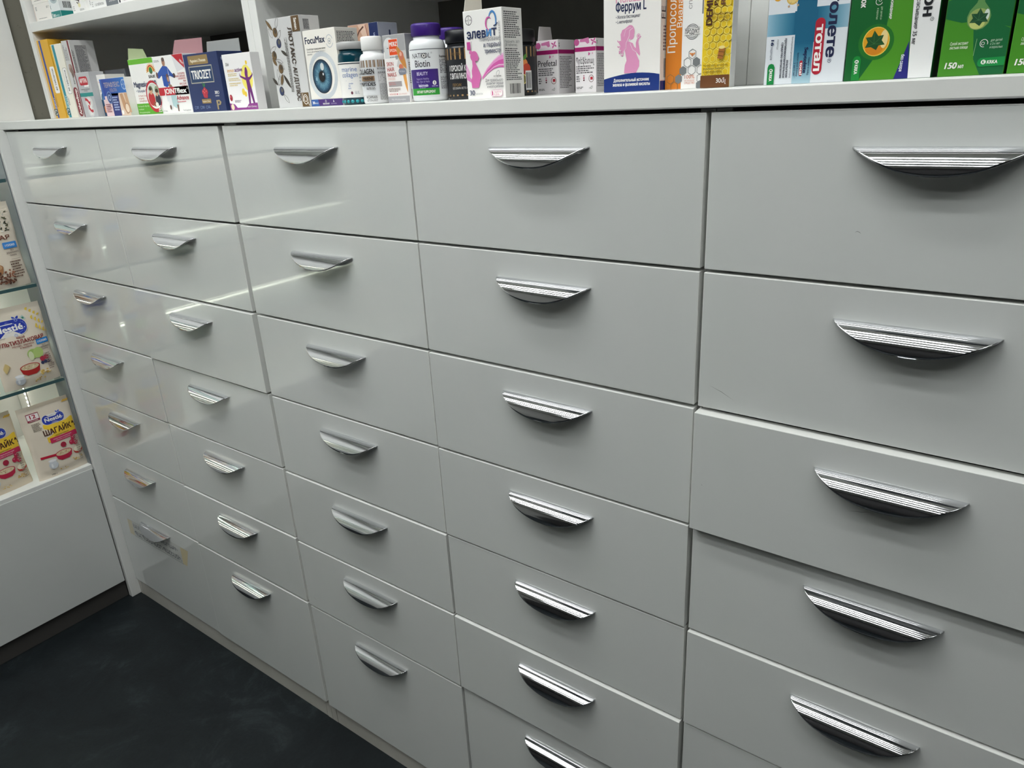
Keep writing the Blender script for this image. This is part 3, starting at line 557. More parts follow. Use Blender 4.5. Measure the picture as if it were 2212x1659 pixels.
def s_elevit(P, w, h):
    P.para(3, 63, w-4, h-4, 13, (88, 88, 92)); P.text('Масса нетто - 24,7 г', 3, 58.5, 2.8, (80, 80, 84), w=w-9); P.text('(30 таблеток).', 3, 55, 2.8, (80, 80, 84), w=w-14); P.para(3, 18, w-4, 53, 17, (88, 88, 92)); P.barcode(9, 4, w-8, 15)
def pref_front(name, k):
    def f(P, w, h):
        P.rect(.3, 56, w-.3, h-.3, (246, 232, 240)); P.ell(3, 60, 4, 4, (196, 90, 150)); P.poly([(8, 63), (21, 65), (22, 58.5), (19, 57.5), (16, 60), (8, 60)], (210, 120, 172))
        for a in (.5, 1.3, 2.1, 2.9): P.leaf(28, 60, 5, 2, a*2, (206, 90, 156))
        P.rect(.3, 49, w-.3, 54, MAG); P.leaf(20, 44, 4, 1.8, .7, (206, 90, 156)); P.leaf(21, 44, 4, 1.6, 1.5, (206, 90, 156)); P.leaf(26, 45, 2.5, 1, 1.2, (216, 120, 170))
        P.text(name, 1.8, 34.5, 7.4, BLK, w=w-4.5, bold=.005)
        P.para(2, 22, w-3, 32, 4, (110, 108, 112)); P.ring(26.5*k, 16.5, 4.2*k, 4.4, .6, (96, 60, 60)); P.rect(25*k, 15, 29*k, 18.5, (186, 44, 60)); P.para(2, 12, 9, 20, 3, (110, 108, 112))
        for i, c in enumerate(((196, 150, 170), (176, 50, 80), (80, 40, 50))): P.ell(14.5*k, 20-2.6*i, 1.1, 1.1, c)
        P.para(2, 4, 13, 7, 2, (120, 118, 122)); P.leaf(26*k, 4, 4, 2, 1.1, None, (110, 120, 110)); P.text('60', 23*k, 4.4, 1.7, GR)
    return f
def pref_side(P, w, h):
    P.rect(.3, 49, w-.3, 54, MAG); P.para(3, 6, w-6, 46, 20, (120, 118, 122)); P.para(2, 57, 5, 63, 1, GR, rot=True)
def f_multi(P, w, h):
    P.text('Multizan', 14.5, 84, 9, (228, 160, 188), w=31.5, bold=.012); P.text('®', 47, 90, 2.4, GR); P.text('Феррум L', 14.5, 76, 8, (20, 34, 78), w=34, bold=.03)
    P.text('• Железа бисглицинат', 14.6, 69.6, 3, (30, 40, 76), w=27.5, bold=.012); P.text('• L-метилфолат', 14.6, 65.2, 3, (30, 40, 76), w=19, bold=.012)
    c = (230, 154, 196)
    P.fan([(24, 18), (38, 18), (41.5, 24), (41.6, 29), (38, 36), (33, 38), (26, 36), (27, 30), (25, 26)], c); P.fan([(26.4, 33), (38.5, 35), (36, 42), (34, 46), (29, 48), (24, 44)], c)
    P.poly([(33.5, 42), (42, 33.6), (42.4, 36), (40.4, 46.5), (41, 49), (43.6, 51.6), (41, 52.4), (38.6, 49), (37.4, 46), (37.6, 41), (33, 45)], c); P.ell(40.4, 52.2, 2, 2.2, c); P.ring(40.4, 52.2, 1.4, 1.6, .35, WH)
    P.ell(31, 56.5, 5, 6.4, c); P.poly([(34, 59), (35.6, 55), (35.4, 52.4), (34.4, 50), (31, 49)], c); P.fan([(25, 60), (30, 63), (34.6, 60.6), (31, 57), (29.6, 50), (27, 44), (23, 38), (20, 36), (21.6, 40), (18.4, 41), (20, 44), (18, 47), (20.6, 49), (20, 55), (22, 59)], c)
    for q in ([(20, 49), (17.6, 47.8), (16.4, 49.6)], [(19.4, 44), (17.4, 43), (16.6, 44.4)], [(21, 40), (18.6, 37), (18.6, 40)], [(23.4, 39), (22.4, 34.6), (20.4, 35.6)]): P.line(q, 1, c)
    P.line([(34, 60), (30.4, 58), (30, 53), (26.6, 47), (26.4, 42), (23, 38)], .7, (248, 214, 230)); P.line([(31, 46), (34, 40), (38, 37.6)], .6, (248, 220, 234)); P.line([(32, 61), (26, 59), (24, 53)], .5, (244, 206, 224))
    top = [(.3, 13.2)]+[(w*i/10, 13.2+4.8*math.sin(PI*i/12)) for i in range(1, 10)]+[(w-.3, 15.4)]
    P.poly([(.3, .3), (w-.3, .3)]+top[::-1], (14, 48, 124)); P.text('Дополнительный источник', w/2, 10, 3, WH, w=41, al='c', bold=.025); P.text('железа и фолиевой кислоты', w/2, 5.8, 3, WH, w=43, al='c', bold=.025)
def s_multi(P, w, h):
    P.rect(.3, .3, w-.3, 9, (14, 48, 124)); P.barcode(8, 12, 22, 30); P.para(6, 36, w-4, 60, 8, (120, 96, 100)); P.text('FE', 10, 66, 9, (40, 40, 50), rot=90); P.rect(.3, 9, w-.3, 10, (236, 210, 206))
def hexa(P, u, v, r, c, out=None, wd=.5):
    q = [(u+r*math.cos(PI/6+PI/3*i), v+r*1.05*math.sin(PI/6+PI/3*i)) for i in range(6)]
    if c: P.poly(q, c)
    if out: P.line(q+[q[0]], wd, out)
def f_propo(P, w, h):
    P.rect(.3, .3, 17.4, h-.3, (218, 128, 36)); P.text('Прополсол'.replace('лс', 'с'), 10.4, 34.5, 8, WH, w=50, rot=90, bold=.008); P.text('Виалайн', 17, 57, 5.2, WH, w=36, rot=90, bold=.004)
    P.text('СПРЕЙ', 27, 72.4, 3, (110, 110, 112), w=18, rot=90); P.text('45 мл', 34, 79, 2, GR, rot=90); P.rect(37.5, 67, w-.3, h-.3, (110, 114, 116))
    P.ring(28, 52, 7, 7, .5, (70, 72, 76)); P.ring(28, 52, 5.6, 5.6, .3, (90, 92, 96)); P.rect(20, 49, 36, 55, WH); P.line([(20, 55), (36, 55.4)], .35, (70, 72, 76)); P.line([(20, 49), (36, 49.4)], .35, (70, 72, 76)); P.text('ПРОДУКТ', 28, 50.2, 3.8, (60, 62, 66), w=15, al='c', bold=.03); P.text('ОРИГИНАЛЬНЫЙ', 28, 56.2, 1.3, GR, w=7, al='c'); P.text('ПРОПОЛИСА', 28, 46.6, 1.3, GR, w=7, al='c')
    g = (120, 124, 126)
    for u, v, c, o in ((29, 32, None, g), (24, 24.5, None, g), (33.4, 24.5, g, None), (19.5, 17, g, None), (28.8, 17.3, None, g), (38, 17, None, g), (15, 9.6, g, None), (6, 9.8, None, (150, 116, 70)), (10.4, 2.6, None, (150, 116, 70)), (37.6, 3, g, None), (38.4, 9.4, None, g)): hexa(P, u, v, 4.3, c, o)
    P.leaf(29, 31, 3.6, 1.6, .6, (222, 146, 80)); P.leaf(29, 31, 3.6, 1.6, 2.5, (222, 146, 80)); P.ell(29, 31.4, .8, 1.6, (206, 120, 60))
    P.text('100%', 21.5, 9.6, 3.4, (206, 110, 66), w=10.5); P.text('НАТУРАЛЬНОЕ', 21.4, 7.2, 1.2, (206, 110, 66), w=10.5); P.text('СРЕДСТВО', 21.4, 4.6, 1.9, (206, 110, 66), w=10.8)
def f_demi(P, w, h):
    for j in range(14):
        for i in range(6):
            u, v = i*6.6-2+(j % 2)*3.3, 14+j*5.9
            if 1.5 < u < w-1.5 and v < h-3: hexa(P, min(max(u, 3), w-3), v, 2.9, (236, 200, 36), (248, 232, 120), .55)
    P.rect(.2, .3, w-.2, 11.4, (110, 68, 34)); P.text('30մլ', 16, 4.4, 4, WH, w=10, bold=.005)
    P.text('DEMI PRO', 9.6, 55.5, 5.8, (74, 34, 22), w=42, rot=90, bold=.045); P.text('Propolis', 14.6, 72, 3.4, (74, 34, 22), w=24, rot=90, bold=.03); P.text('Royal', 22, 72, 4.4, (110, 70, 40), w=20, rot=90, bold=.03)
    for i, t in enumerate(('ԵՐԵԽԱՆԵՐԻ ԵՎ', 'ՄԵԾԱՀԱՍԱԿՆԵՐԻ', 'ՀԱՄԱՐ')): P.text(t, w-2.6, 63.5-3*i, 1.8, (110, 74, 30), w=(16, 17, 7)[i], al='r', bold=.01)
    for i, t in enumerate(('Կոկորդի սփրեյ պրոպոլիսով,', 'ֆրանսիական մասուրով և', 'Ն - ացետիլցիստեինով')): P.text(t, 2.6, 19.4-2.9*i, 1.9, (96, 60, 26), w=(24.5, 21, 19)[i], bold=.015)
    P.poly([(16.5, 26), (21.5, 25), (24, 34.5), (18, 36)], (176, 112, 48)); P.ell(20.6, 35.4, 3, 1.4, (246, 226, 150)); P.line([(17, 28.6), (22, 27.6)], .6, (110, 64, 26)); P.line([(17.6, 32), (23, 31)], .6, (110, 64, 26))
def s_demi(P, w, h): P.rect(.2, .3, w-.2, 11.4, (110, 68, 34))
def f_septo(P, w, h):
    d = (16, 96, 130); l = (206, 220, 230)
    P.grad(.3, 41, 27, 59, (150, 190, 210), d, 8); P.grad(42, 44, w-.3, 62, d, (150, 186, 204), 8); P.grad(25.5, .3, 42, 34, (176, 206, 218), d, 8, True); P.rect(25.5, 34, 42.5, h-.3, d); P.rect(24, 41.5, 44, 60, d)
    P.ell(21, 71, 5.4, 5.4, (222, 184, 96)); P.ell(21, 71, 4.2, 4.2, (232, 206, 130)); P.ell(8, 73, 3.6, 3.6, (226, 164, 50)); P.ell(18, 64.4, .9, .9, (196, 160, 120)); P.ell(26, 64.8, .9, .9, (196, 160, 120)); P.line([(20, 68), (18, 64.4)], .25, GR); P.line([(23, 68), (26, 64.8)], .25, GR); P.poly([(46, 70), (54, 80), (60, 76), (50, 68)], (120, 160, 210))
    P.text('Септолете', 53.6, 102, 8.2, (24, 32, 70), w=81, rot=-90, bold=.045); P.ring(57, 18, 1.6, 1.6, .25, NAVY); P.text('R', 56.2, 18.6, 1.7, NAVY, rot=-90)
    P.rrect(42.6, 7, 51, 53, 4.1, (178, 28, 50)); P.text('тотал', 44, 47.4, 6.4, WH, w=37, rot=-90, bold=.05)
    P.text('лимон и мёд', 38.8, 22, 1.7, NAVY, w=15, rot=-90); P.text('Septolete', 35, 30, 3, NAVY, w=21, rot=-90, bold=.03); P.rrect(31.6, 6.6, 34.2, 19.4, 1.3, (178, 28, 50)); P.text('total', 32.1, 17.6, 2.2, WH, w=10, rot=-90, bold=.03); P.text('lemon and honey', 29, 26, 1.7, (30, 50, 90), w=19.6, rot=-90); P.text('3 мг/1 мг', 26.4, 18, 1.9, NAVY, w=11.5, rot=-90)
    P.text('Бензидамин/Цетилпиридиния хлорид', 23, 39.4, 1.5, (90, 96, 110), w=34, rot=-90)
    P.text('анальгетик', 19.6, 20.6, 2, (30, 34, 60), w=15, rot=-90, bold=.02); P.text('противовоспалительное', 17, 38.6, 2, (30, 34, 60), w=33, rot=-90, bold=.02); P.text('средство антисептик', 14.2, 35.4, 2, (30, 34, 60), w=30, rot=-90, bold=.02); P.text('леденцы', 10, 38.4, 1.7, GR, w=8.4, rot=-90); P.text('16', 4.6, 38, 2.6, NAVY, w=4.6, rot=-90, bold=.03); P.text('леденцов', 4.6, 32.4, 2, (60, 66, 90), w=11, rot=-90)
    P.rrect(3, -3, 9.4, 18, 3.1, (0, 134, 62)) if False else P.poly([(3, .3), (9.4, .3), (9.4, 15), (8.4, 17.4), (6.2, 18.2), (4, 17.4), (3, 15)], (0, 134, 62)); P.ell(6.2, 12.3, 1.7, 1.5, WH); P.text('K', 5, 13, 2.2, (0, 110, 52), w=1.6, rot=-90, bold=.04); P.text('KRKA', 4.9, 10.4, 2.6, WH, w=7, rot=-90, bold=.03)
def ivy(P, u, v, s, c, vein, a0=0):
    q = [(0, -1), (.35, -.62), (.95, -.75), (.75, -.2), (1.05, .25), (.5, .35), (.25, 1.05), (-.15, .5), (-.75, .65), (-.65, .1), (-1.05, -.35), (-.45, -.5)]
    r = [(u+s*(a*math.cos(a0)-b*math.sin(a0)), v+s*(a*math.sin(a0)+b*math.cos(a0))) for a, b in q]; P.fan(r, c)
    for i in (2, 4, 6, 8, 10): P.line([(u, v-.3*s), ((r[i][0]*.85+u*.15), (r[i][1]*.85+v*.15))], .22, vein)
def krka(P, u, v, L, hgt, c, rot=0):
    pass
def f_herb1(P, w, h):
    dk = (8, 96, 40); li = (74, 146, 30)
    P.poly([(12, .3), (50, .3), (46, h-.3), (30, h-.3), (30, 34), (22, 16)], li); P.poly([(30, h-.3), (36, h-.3), (33, 60), (30, 44)], (24, 118, 38)); P.ell(23, 30, 14, 14, (30, 112, 34)); P.poly([(40, .3), (51, .3), (48.6, 29)], (34, 36, 124)); P.poly([(51, .3), (w-.3, .3), (w-.3, h-.3), (45.4, h-.3)], (238, 238, 238))
    P.ell(23, 30.4, 10.6, 11.4, (238, 206, 96)); P.ell(23, 30.4, 10, 10.8, (226, 160, 24)); P.ell(22, 25, 7, 5, (214, 132, 24)); P.ell(29, 32, 3, 7, (238, 214, 150)); ivy(P, 21.5, 31, 7.6, (24, 78, 36), (74, 124, 66), .3)
    P.poly([(6, .3), (12.6, .3), (12.6, 17), (11.4, 19.4), (9.3, 20), (7.2, 19.4), (6, 17)], (14, 136, 52)); P.ell(9.3, 15.4, 1.7, 1.5, WH); P.text('K', 8.1, 16, 2.2, (0, 110, 52), w=1.6, rot=-90, bold=.04); P.text('KRKA', 8, 13, 2.6, WH, w=7.4, rot=-90, bold=.03)
    P.text('плющ листок', 8, 92, 4.4, WH, w=34.5, rot=-90, bold=.04); P.text('для рассаркивания', 31, 82, 2.4, WH, w=35, rot=-90, bold=.02); P.ring(22, 61, 2.8, 2.8, .4, WH, a=40, b=340); P.ring(22.6, 62, 1.2, 1.2, .3, WH); P.text('для детей 6+', 24, 57, 1.5, (200, 226, 190), w=10, rot=-90); P.text('и взрослых', 21, 56, 1.5, (200, 226, 190), w=8.6, rot=-90)
    P.text('для рассасывания 35 мг', 50.6, 76, 3, (30, 32, 40), w=50, rot=-90, bold=.01); P.text('Гербион', 56.2, 104, 7.6, BLK, w=57, rot=-90, bold=.05); P.ring(63.4, 44.4, 1.4, 1.4, .3, GR); P.text('R', 62.8, 45, 1.4, GR, rot=-90); P.text('без сахара', 44.2, 19, 2.4, (226, 228, 244), w=13, rot=-92, bold=.03)
def s_green_shaded(P, w, h): P.rect(6, .3, w-.3, h-.3, (10, 44, 22))  # dark shade between the green boxes, painted onto their right sides
def syrup(P, w, h, drop=True):
    li = (70, 142, 36); dk = (10, 100, 52)
    P.poly([(.3, 43), (12, 39.4), (24, 40), (w-.3, 34), (w-.3, 62), (30, 74), (.3, 56)], dk); P.poly([(.3, 56), (16, 60), (30, 74), (w-.3, 60), (w-.3, h-.3), (.3, h-.3)], li); P.poly([(20, 40), (34, 39), (w-.3, 33), (w-.3, .3), (30, .3), (24, 12)], dk)
    if drop:
        P.poly([(15, 43), (16.4, 47.6), (20.6, 53), (22.4, 62), (23.6, 62), (25.8, 53), (30, 47.6), (31.4, 43), (30.4, 37.6), (27, 34.2), (23, 33.2), (19, 34.2), (16, 37.6)], (96, 146, 82)); P.ell(23.2, 41.4, 7.4, 7.4, (150, 170, 96)); P.ell(22.6, 38, 5.2, 4, (196, 206, 120)); P.ell(28.4, 44, 1.8, 4, (214, 226, 214)); ivy(P, 23.2, 42.2, 6.2, (20, 74, 42), (74, 124, 80), .2)
    P.text('Сухой экстракт', 6, 23.4, 2.1, (226, 240, 214), w=12.6, bold=.02, shear=.12); P.text('листьев плюща', 6, 20.4, 2.1, (226, 240, 214), w=12.6, bold=.02, shear=.12); P.line([(23.6, 14.6), (24.4, 27)], .3, (150, 196, 140))
    P.ring(29.6, 23.4, 2.8, 2.9, .4, WH, a=-20, b=280); P.ring(29, 23.2, 1.2, 1.2, .3, WH)
    for i, t in enumerate(('для детей', 'с 2-х лет', 'и взрослых')): P.text(t, 34, 24.4-2.5*i, 1.7, (206, 232, 206), w=(7.6, 6.4, 8.6)[i], shear=.12)
    P.text('150', 4.6, 6, 4.4, WH, w=8, bold=.035, shear=.15); P.text('мл', 14, 6, 3, WH, w=3.6, bold=.02, shear=.15)
    P.poly([(29, 12.6), (w-.3, 13), (w-.3, 6.6), (29, 6.2), (27.6, 7.6), (27.2, 9.4), (27.6, 11.2)], (18, 140, 66)); P.ell(31.4, 9.6, 1.7, 1.7, WH); P.text('K', 30.7, 8.5, 2.2, (0, 110, 52), w=1.6, bold=.04); P.text('KRKA', 34, 8.3, 2.4, WH, w=7, bold=.03)
# ------------------------------------------------------------------ the cartons on the counter
b = carton('tall yellow box with a blue stripe, at the far left of the shelf', -1.1875, .094, .0515, .160, .050, (228, 176, 50), f_yellow, s_yellow)
b = carton('tall cream box with a teal stripe, beside the tall yellow one', -1.1215, .090, .0500, .147, .042, (240, 236, 222), f_teal)
b = carton('tall silver box with a maroon stripe and a grey panel of small print', -1.0560, .085, .0330, .1495, .050, (206, 205, 204), f_arthro, s_arthro)
carton('dark grey box behind the small silver one', -1.0180, .142, .0860, .0900, .050, (92, 94, 100))
carton('small silver box with a red badge and a teal band', -.9644, .055, .0548, .0840, .030, (184, 185, 188), f_artra)
carton('small white box with a navy wave and orange square', -.9085, .068, .0345, .0772, .040, (240, 238, 234), f_whitebox)
carton('low blue box with bare knees pictured on its front', -.8350, .036, .0920, .0665, .026, (236, 234, 230), f_teraflex)
b = carton('white box with a green band above and below, side flap open', -.7420, .050, .0850, .0945, .042, (244, 243, 240), f_magnes)
flap(b, [(.0006, 0.002, .0945), (.0006, .040, .0945), (.0006, .034, .113), (.0006, .006, .114)], (190, 206, 160))
b = carton('white box picturing a man in a blue shirt, red and blue band', -.6560, .050, .0960, .0940, .042, (244, 243, 241), f_joint)
flap(b, [(.001, .0408, .094), (.095, .0408, .094), (.095, .044, .119), (.010, .044, .121), (.001, .041, .101)], (158, 116, 122))
b = carton('navy box with a gold label and a red raspberry', -.5590, .050, .0995, .0910, .048, (26, 46, 96), f_triozet, s_triozet)
flap(b, [(.001, .0465, .091), (.0985, .0465, .091), (.096, .049, .111), (.003, .049, .112)], (150, 152, 150))
carton('white box with a purple figure before a yellow oval', -.4420, .046, .0750, .0835, .017, (242, 240, 240), f_immun)
carton('tall silver box decorated with olives and leaves', -.3190, .050, .0758, .1240, .036, (206, 206, 206), f_lutax, s_lutax)
carton('cream box with a large blue eye, beside the olive box', -.2405, .050, .0695, .1020, .042, (242, 238, 230), f_focu, s_focu)
carton('blue and grey box with a photographed eye, behind the others', -.2260, .125, .0640, .1100, .040, (176, 180, 196), f_eyebox, s_eyebox)
b = carton('narrow white and grey box with an orange-red square', -.0593, .030, .0400, .0815, .026, (242, 238, 236), f_merz, s_merz)
b = carton('white box with a pink silhouette of a woman, flap open', .0870, .020, .0573, .0954, .038, (246, 244, 241), f_elevit, s_elevit)
flap(b, [(.0005, .002, .0954), (.0005, .036, .0954), (.0005, .036, .118), (.0005, .008, .116)], (226, 220, 208))
b = carton('small white box with a magenta band, one flap standing open', .0862, .170, .0344, .0662, .040, (240, 236, 238), pref_front('Prefetal', 1), pref_side)
flap(b, [(.0005, .003, .0662), (.0005, .038, .0662), (.0005, .034, .084), (.0005, .007, .084)], (222, 216, 216))
carton('small white box with a magenta band, closed, nearer the pregnant figure box', .1462, .170, .0315, .0636, .040, (240, 236, 238), pref_front('Պրեֆետալ', .92), pref_side)
carton('white box with a pink pregnant figure and a navy base', .2754, .020, .0648, .1180, .036, (246, 243, 239), f_multi, s_multi)
carton('half orange, half white box with grey hexagons', .3412, .030, .0425, .1120, .034, (242, 241, 239), f_propo)
carton('narrow yellow honeycomb box with a brown base', .3858, .0160, .0293, .1000, .0125, (246, 212, 40), f_demi, sidec=(240, 240, 236))
carton('white box with a blue cross and a red pill shape', .4464, .020, .0700, .1200, .034, (224, 229, 235), f_septo)
carton('wide green box with an amber drop and a white right edge', .5172, .020, .0682, .1120, .032, (8, 96, 40), f_herb1, s_green_shaded)
carton('green box with a clear drop over an ivy leaf', .5903, .020, .0461, .1400, .042, (70, 142, 36), lambda P, w, h: syrup(P, w, h), s_green_shaded)
carton('green box cut off by the right edge of the photo', .6386, .020, .0461, .1400, .042, (70, 142, 36), lambda P, w, h: syrup(P, w, h), s_green_shaded)
# ------------------------------------------------------------------ bottles and jars
def cylprint(mb, r, a0, z0=0, n=24):
    return Print(mb, lambda u, v, o: ((r+o/1000)*math.cos(a0+u/1000/r), (r+o/1000)*math.sin(a0+u/1000/r), z0+v/1000), n)
def bottle(label, x, y, r, h, body, cap, design, name='supplement_bottle', cat='bottle', capr=.82, caph=.016, lab=(.10, .72), labc=WH, shoulder=.80, neck=.72, a0=-48., ribs=False, brough=.25):
    root = empty(name, (x, y, T+.0218), label, cat, 'supplement bottles standing on the counter')
    mb = MB(); hs = h*shoulder; hn = h-caph
    prof = [(r*.86, 0), (r*.95, .0006), (r, .003)]+[(r, hs-.008)]
    for i in range(1, 8): t = i/7; prof.append((r*neck+(r-r*neck)*math.cos(t*PI/2)**.9, hs-.008+(hn-hs+.004)*math.sin(t*PI/2)))
    prof.append((r*neck, hn+.003)); mb.lathe(prof, mat(body, brough), 48); mb.build('body', root)
    mb = MB(); rc = r*capr; p = [(rc*.97, hn), (rc, hn+.0008), (rc, h-.002), (rc*.95, h-.0006), (rc*.88, h), (0.0001, h)]
    mb.lathe(p, mat(cap, .35), 48)
    if ribs:
        for i in range(60):
            a = 2*PI*i/60; q = (rc+.0004)
            mb.face([(q*math.cos(a), q*math.sin(a), hn+.001), (q*math.cos(a+.04), q*math.sin(a+.04), hn+.001), (q*math.cos(a+.04), q*math.sin(a+.04), h-.0025), (q*math.cos(a), q*math.sin(a), h-.0025)], mat(cap, .35))
    mb.build('cap', root)
    mb = MB(); rl = r+.0003; z0, z1 = lab[0]*h, lab[1]*h
    mb.grid(lambda s, t: (rl*math.cos(2*PI*s), rl*math.sin(2*PI*s), z0+(z1-z0)*t), 112, 1, mat(labc, .4))
    design(cylprint(mb, rl, math.radians(a0)), (z0*1000, z1*1000)); mb.build('label', root)
    return root
def d_marine(P, z):
    b = (70, 110, 176); v0 = z[0]
    P.text('marine', -14, v0+33, 6, b, w=22); P.text('collagen', -14, v0+26, 6, b, w=22); P.line([(-9, v0+21.5), (0, v0+21.5)], .3, b)
    for i, t in enumerate(('powder', 'for', 'skin')): P.text(t, -5-i*.8, v0+17-3*i, 2.2, b, w=(6, 3, 4)[i])
    P.ell(-2, v0+6, 1.5, 2, (112, 60, 76)); P.para(2, v0+4, 9, v0+8, 3, (190, 192, 196)); P.rect(-40, z[1]-2.4, 40, z[1]-1.4, (26, 40, 60)); P.para(10, v0+14, 18, v0+30, 4, (206, 208, 212))
def d_coll(P, z):
    v0, v1 = z
    P.rect(-60, v1-9, 60, v1-.4, (150, 124, 100))
    for i in range(40): u = -60+i*3+random.uniform(-1, 1); P.rect(u, v1-9, u+random.uniform(.4, 1.4), v1-.4, random.choice(((122, 98, 78), (172, 148, 124), (134, 108, 86))))
    P.text('COLLAGEN', -1.5, v1-17, 6, (54, 50, 50), w=27, al='r', bold=.03); P.rect(-22, v1-25.5, -1.5, v1-19.5, (150, 122, 96)); P.text('MARINE', -3, v1-24.5, 3.8, (40, 32, 28), w=15, al='r', bold=.03); P.text('PEPTIDES', -1, v1-31.5, 4.2, BLK, w=23, al='r', bold=.03)
    P.para(-14, v1-36.5, -1, v1-33.5, 2, (120, 116, 114)); P.text('90 CAPSULES', -.5, v1-47, 2.6, (60, 58, 58), w=15, al='r', bold=.02); P.line([(-14, v1-48.4), (0, v1-48.4)], .3, GR); P.text('DIET SUPPLEMENT', 0, v1-51, 1.9, (90, 88, 88), w=15, al='r')
    P.text('BIOTIN SUPPORTS', 3, v1-12, 2, (70, 68, 68), w=16, bold=.02); P.rect(3, v1-29, 24, v1-17, (206, 206, 208)); P.para(3.4, v1-28.5, 23, v1-15, 8, (110, 108, 108)); P.para(3.6, v1-50, 22, v1-31, 14, (160, 158, 158))
def d_natrol(P, z):
    v0, v1 = z
    P.rect(-26, v1-1.6, 60, v1-.6, (120, 124, 130)); P.text('NATROL', -19, v1-11, 5.6, (34, 36, 46), w=25.5); P.ell(-1.6, v1-8.6, 3, 3.2, (34, 36, 46)); P.ell(-1.6, v1-8.6, 2.2, 2.4, WH); P.leaf(-1.6, v1-10, 3, 1.6, 1.57, (34, 36, 46)); P.text('®', 7, v1-6.5, 1.8, BLK)
    P.text('Biotin', -15, v1-21.4, 8, (26, 26, 40), w=20, bold=.008); P.rect(-26, v0+10, 15, v1-24, (62, 36, 124)); P.rect(-26, v0+2, 15, v0+10, (42, 156, 50))
    P.text('BEAUTY', -13.5, v1-31, 4, (220, 214, 240), w=15, bold=.015)
    for i, t in enumerate(('Supports Healthy', 'Hair, Skin & Nails', 'For Those Low', 'in Biotin*')): P.text(t, -6, v1-36-3.4*i, 2.2, (190, 180, 222), w=(17, 18, 13, 9)[i], al='c')
    P.text('10,000mcg', -13, v1-52.6, 4.4, (76, 168, 76), w=18.5, bold=.015); P.rrect(-12, v0+11.6, 1, v0+14, 1.1, (206, 200, 226)); P.ell(9, v0+16, 2.4, 2.6, WH); P.rect(8.6, v0+14.4, 9.4, v0+17.6, (62, 36, 124)); P.para(5.5, v0+11, 13, v0+12.6, 1, (190, 180, 222))
    P.text('DIETARY SUPPLEMENT', -3, v0+4.4, 3, WH, w=25, al='c', bold=.02)
    P.rect(17, v0+2, 44, v1-1.8, (226, 228, 232)); P.text('Supplement Facts', 18, v1-11, 2.6, BLK, w=22, bold=.03); P.para(18, v1-30, 40, v1-13, 9, (84, 84, 90)); P.para(18, v0+8, 40, v1-33, 13, (100, 100, 106))
def d_black(P, z):
    v0, v1 = z
    P.rect(-80, v1-13, 80, v1-.3, (176, 140, 92)); P.rect(-80, v0, 80, v0+1.8, (176, 140, 92)); P.text('EFFECTIVE', -21, v1-8.6, 3.4, (110, 84, 50), w=17, bold=.01)
    P.text('МОРСКОЙ КОЛЛАГЕН', -24, v1-26.4, 6.2, (238, 238, 236), w=43, bold=.02); P.text('С ВИТАМИНОМ С', -24, v1-35.4, 6.2, (238, 238, 236), w=30, bold=.02); P.text('ПЕРСИК', -20, v1-44, 3, (150, 120, 70), w=13); P.text('БЕЗ САХАРА НЕТТО 180 Г', -20, v0+8, 2.4, (206, 206, 204), w=24, bold=.01)
def d_peach(P, z):
    v0, v1 = z
    P.rect(-80, v1-13, 80, v1-.3, (176, 140, 92)); P.rect(-80, v0, 80, v0+1.8, (176, 140, 92)); P.rect(8, v1-44, 40, v1-12, (34, 36, 40))
    for a, b, c in ((-4, 30, (206, 96, 52)), (2, 34, (222, 134, 70)), (6, 28, (196, 70, 44)), (-2, 24, (170, 44, 40))): P.ell(a, b+4, 5.6, 6.4, c)
    P.leaf(2, 42, 9, 4, 1.1, (74, 130, 50)); P.ell(1, 20, 5, 6, (226, 206, 120)); P.ell(1, 20, 3.8, 4.8, (120, 112, 40)); P.rect(4, v0+3, 13, v0+26, (232, 232, 232)); P.barcode(5, v0+5, 12.4, v0+24)
bottle('dark navy bottle of teal capsules with a silver lid', -.1313, .0400, .0195, .0795, (14, 60, 74), (176, 176, 176), d_marine, capr=.98, caph=.0095, lab=(.115, .68), shoulder=.78, neck=.86, a0=-52, brough=.08)
bottle('white bottle with a wood-grain label band and white cap', -.0849, .0350, .0181, .0825, (240, 241, 242), (244, 244, 242), d_coll, capr=.78, caph=.0165, lab=(.13, .655), labc=(226, 228, 231), shoulder=.74, neck=.70, a0=-42)
bottle('white bottle with a purple cap and green label base, in front', .0052, .0440, .0232, .0905, (240, 242, 244), (66, 34, 132), d_natrol, capr=.80, caph=.0145, lab=(.06, .68), labc=(236, 238, 240), shoulder=.78, neck=.72, a0=-56, ribs=True)
bottle('white bottle with a purple cap, behind the front one', -.0290, .1300, .0225, .0905, (240, 242, 244), (66, 34, 132), d_natrol, capr=.80, caph=.0145, lab=(.06, .68), labc=(236, 238, 240), shoulder=.78, neck=.72, a0=-56, ribs=True)
bottle('black jar with a gold band and white lettering', .0468, .0680, .0243, .0805, (30, 32, 36), (18, 20, 26), d_black, 'supplement_jar', 'jar', capr=.98, caph=.0150, lab=(.05, .74), labc=(36, 38, 42), shoulder=.86, neck=.90, a0=-50)
bottle('black jar with a pictured peach, in shade behind the white box', .0855, .1300, .0221, .0790, (26, 28, 30), (14, 14, 16), d_peach, 'supplement_jar', 'jar', capr=.98, caph=.0150, lab=(.05, .74), labc=(30, 32, 34), shoulder=.86, neck=.90, a0=-44)
